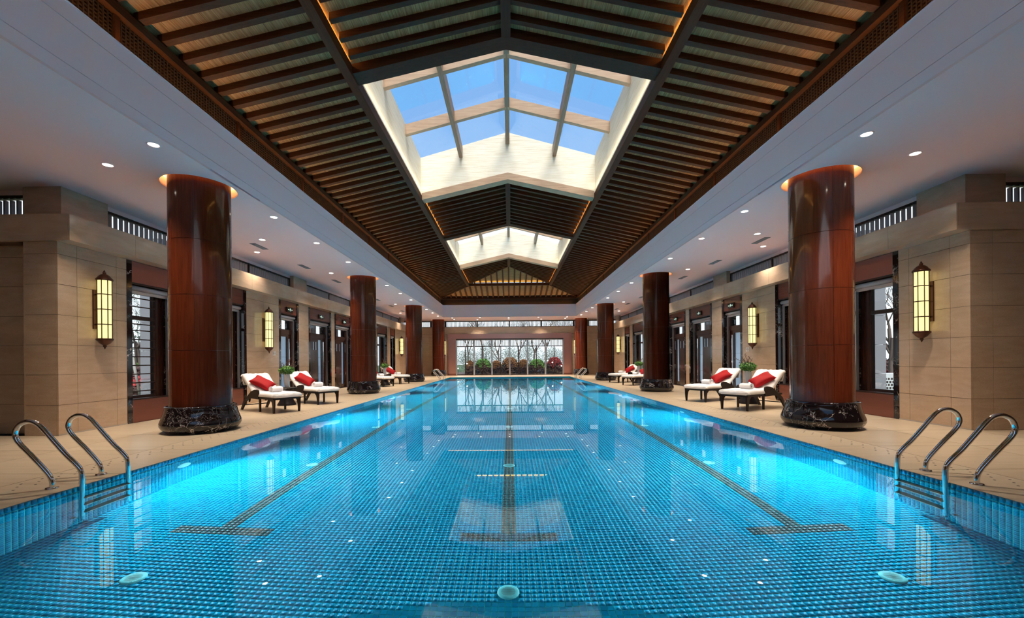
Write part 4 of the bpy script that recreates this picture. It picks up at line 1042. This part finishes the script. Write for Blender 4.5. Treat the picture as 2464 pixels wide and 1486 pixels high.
for i, (x, y, sd, wh) in enumerate(((-6.15, 11.5, 'left', 'first'), (6.29, 11.1, 'right', 'first'), (-6.1, 20.45, 'left', 'second'), (6.25, 20.4, 'right', 'second'))):
    o = t0 if i == 0 else copy_tree(t0); o.location = (x, y, 0); tag(o, 'round dark woven side table between the %s pair of loungers on the %s' % (wh, sd), 'side table', 'round side tables between the loungers')
    o = v0_ if i == 0 else copy_tree(v0_); o.location = (x - (.05 if sd == 'left' else -.05), y + .1, .486); o.rotation_euler = (0, 0, i * 1.3)
    tag(o, 'pale glass vase of green leaves and twigs on the %s side table, %s' % (wh, sd), 'vase of plants', 'planted vases on the side tables')

# ------------------------------------------------------------ outside
gm = MB(); gm.box(-70, -8.0, -20, 33.4, -.3, -.06); gm.box(8.0, 70, -20, 33.4, -.3, -.06); gm.box(-70, 70, 33.4, 110, -.3, -.06)
ground = gm.build('ground', 'grass', kind='structure', label='lawn outside the building')
pg_ = MB(); pg_.box(-14, 14, 33.4, 44, -.28, -.04); pg_.build('planting_bed', 'soil', ground)
for i in (-1, 1):
    for j, y in enumerate((12.1, 20.3, 28.5)):
        e = empty('exterior_pillar', (i * 10.2, y, 0), label='grey stone pillar outside the %s windows, %s' % (SIDE[i], ['nearest', 'middle', 'farthest'][j]), cat='pillar', group='grey pillars outside the windows')
        for z in range(6): piece('stone_block', (-.3, .3, -.3, .3, z * .8 - .06, z * .8 + .73), 'grey_stone', e)
# bushes behind the far glass wall
def bush(x, y, r, h, m, lab, seed, m2='leaf_brown'):
    b = empty('garden_bush', (x, y, -.06), label=lab, cat='bush', group='clipped bushes behind the far glass wall')
    leaf_blob(r, h * .93, 3000, .10, seed, .02, .72, True).build('foliage', m2, b, fix=False, kind='stuff')
    o = leaf_blob(r * 1.02, h * .96, 2600, .085, seed + 50, .02, .86, True)
    keep = MB()
    for f in o.f:
        c = sum((Vector(o.v[i]) for i in f), Vector()) / 4
        if c.z > h * (.50 + .12 * math.sin(c.x * 9)): keep.add([o.v[i] for i in f], [(0, 1, 2, 3)])
    keep.build('leafy_top', m, b, fix=False, kind='stuff')
    t = MB(); t.tube([(0, 0, 0), (.03, .02, h * .5), (0, .03, h * .8)], [.05, .04, .02], 7); t.build('stem', 'bark', b)
    core = MB(); core.lathe([(0, 0), (r * .45, h * .08), (r * .55, h * .35), (r * .42, h * .62), (r * .2, h * .74), (0, h * .78)], 14); core.build('inner_growth', m2, b, kind='stuff')
for i, (px, r, h, m, lab) in enumerate(((540, .42, 1.25, 'leaf_orange', 'orange-brown clipped bush at the left end of the row'), (762, .78, 1.42, 'leaf_green', 'large green-topped bush left of centre'), (1005, .48, 1.25, 'leaf_orange', 'orange-topped bush left of the middle one'),
        (1245, .80, 1.55, 'leaf_orange', 'tallest russet bush in the middle of the row'), (1480, .50, 1.32, 'leaf_orange', 'orange-topped bush right of the middle one'), (1730, .78, 1.35, 'leaf_green', 'large green-topped bush right of centre'), (2020, .72, 1.5, 'leaf_red', 'red-leaved bush at the right end of the row'))):
    x = (1060 + px / 7.467 - 1226) / 1008 * 37.2; bush(x, 36.2 + (.9 if i % 2 else 0), r, h, m, lab, i * 3 + 1)
# bare and hazy trees
def tree(x, y, h, m, lab, seed, spread=.55, depth=5, leafy=None):
    rg = random.Random(seed); b = MB()
    def grow(p, d, l, r, k_):
        q_ = p + d * l; mid = p + d * l * .5 + Vector([rg.uniform(-.05, .05) * l for _ in range(3)])
        b.tube([p, mid, q_], [r, r * .85, r * .7], 5 if k_ < 2 else 3, caps=False)
        if k_ >= depth: return
        for _ in range(3 if k_ < 4 else 2):
            nd = (d + Vector((rg.uniform(-1, 1), rg.uniform(-1, 1), rg.uniform(-.3, .7))) * spread).normalized(); grow(p + d * l * rg.uniform(.55, 1), nd, l * rg.uniform(.6, .8), r * .55, k_ + 1)
    grow(Vector((0, 0, 0)), Vector((rg.uniform(-.08, .08), 0, 1)).normalized(), h * .36, h * .015, 0)
    e = empty('garden_tree', (x, y, -.06), label=lab, cat='tree', group='trees in the garden')
    b.build('branches', m, e, fix=False)
    if leafy: leaf_blob(h * .48, h * .54, 2300, .10, seed + 5, h * .5, .2).build('leaves', leafy, e, fix=False, kind='stuff')
for i, (x, y, h, m, lf, lab) in enumerate(((-2.9, 42, 7.5, 'bark', None, 'tall bare dark tree left of centre behind the glass wall'), (-1.0, 40, 6.0, 'bark', None, 'spreading bare tree near the centre of the glass wall'), (2.6, 45, 7, 'bark', None, 'slim bare tree right of centre behind the glass wall'), (5.6, 40, 6.5, 'bark', None, 'bare tree at the right end of the glass wall'),
        (4.6, 54, 7.5, 'bark', None, 'bare tree behind the red-leaved bush'), (-9.6, 47.0, 2.9, 'bark_pale', 'leaf_grey', 'low hazy grey-green tree beyond the glass wall, farthest left in the row'), (-7.2, 50.0, 3.3, 'bark_pale', 'leaf_grey', 'low hazy grey-green tree beyond the glass wall, second in the row'), (-4.8, 48.5, 2.6, 'bark_pale', 'leaf_grey', 'low hazy grey-green tree beyond the glass wall, third in the row'), (-2.4, 47.0, 3.1, 'bark_pale', 'leaf_grey', 'low hazy grey-green tree beyond the glass wall, fourth in the row'), (0.0, 50.0, 2.9, 'bark_pale', 'leaf_grey', 'low hazy grey-green tree beyond the glass wall, fifth in the row'), (2.4, 48.5, 3.3, 'bark_pale', 'leaf_grey', 'low hazy grey-green tree beyond the glass wall, sixth in the row'), (4.8, 47.0, 2.6, 'bark_pale', 'leaf_grey', 'low hazy grey-green tree beyond the glass wall, seventh in the row'), (7.2, 50.0, 3.1, 'bark_pale', 'leaf_grey', 'low hazy grey-green tree beyond the glass wall, eighth in the row'), (9.6, 48.5, 2.9, 'bark_pale', 'leaf_grey', 'low hazy grey-green tree beyond the glass wall, farthest right in the row'), 
        (-4.4, 44, 6, 'bark', None, 'bare tree behind the left panes of the glass wall'), (.9, 44.5, 6.5, 'bark', None, 'bare tree right of the centre of the glass wall'), (-16, 17.8, 6, 'bark', None, 'bare tree outside the near left window'), (-23, 25.6, 6, 'bark_pale', 'leaf_grey', 'pale tree far outside the near left window'), (14.6, 16.2, 5.5, 'bark', None, 'pale bare tree outside the near right window'), (22, 24.4, 8, 'bark', None, 'tall bare tree far outside the near right window'))):
    tree(x, y, h, m, lab, 20 + i, .6 if lf is None else .5, 5, lf)
# red flower shrubs and prop pole outside the left window, perforated cabinet outside the right
for i, (x, y, r, h, m, lab) in enumerate(((-13.5, 15.0, .6, .75, 'leaf_red', 'red flowering shrub outside the near left window'), (-18.5, 20.6, 1.4, 1.6, 'leaf_green', 'dark green shrub outside the near left window'), (-15.2, 16.9, .7, 1.1, 'leaf_brown', 'brown shrub outside the near left window'), (15.6, 17.6, 1.0, 1.2, 'leaf_brown', 'brown shrub outside the near right window'))):
    bush(x, y, r, h, m, lab, 40 + i)
e = empty('prop_pole', (-12.5, 14.05, -.06), label='pale wooden tree prop leaning outside the near left window', cat='pole'); m = MB(); m.tube([(0, 0, 0), (-.28, -.05, 1.7)], .04, 8); m.build('pole_shaft', 'bark_pale', e)
e = empty('perforated_cabinet', (12.38, 14.05, -.06), label='white cabinet with a honeycomb grille outside the near right window', cat='cabinet')
piece('cabinet_body', (-.05, .75, 0, .5, 0, .7), 'cabinet_white', e); m = MB()
for i in range(6):
    for j in range(5):
        cx_, cz_ = .10 + i * .1 + (.05 if j % 2 else 0), .12 + j * .1; m.prism([(cx_ + .04 * math.cos(t * math.pi / 3), cz_ + .04 * math.sin(t * math.pi / 3)) for t in range(6)], -.004, 0, 'y')
m.build('honeycomb_hole', 'hole_dark', e, kind='stuff')
# garden lamps among the bushes
for i, (px, pz) in enumerate(((310, .55), (470, .95), (1920, 1.15), (2005, 1.0), (2165, .7))):
    x = (1060 + px / 7.467 - 1226) / 1008 * 35.6
    e = empty('garden_lamp', (x, 35.6, -.06), label='small bright garden lamp among the bushes, %s' % ['far left', 'second from the left', 'middle of five', 'beside the red bush', 'far right'][i], cat='garden lamp', group='garden lamps')
    m = MB(); m.tube([(0, 0, 0), (0, 0, pz)], .015, 6); m.build('post', 'dark_frame', e)
    m = MB(); m.lathe([(0, pz - .045), (.032, pz - .032), (.045, pz), (.032, pz + .032), (0, pz + .045)], 12); m.build('globe', 'garden_lamp', e)
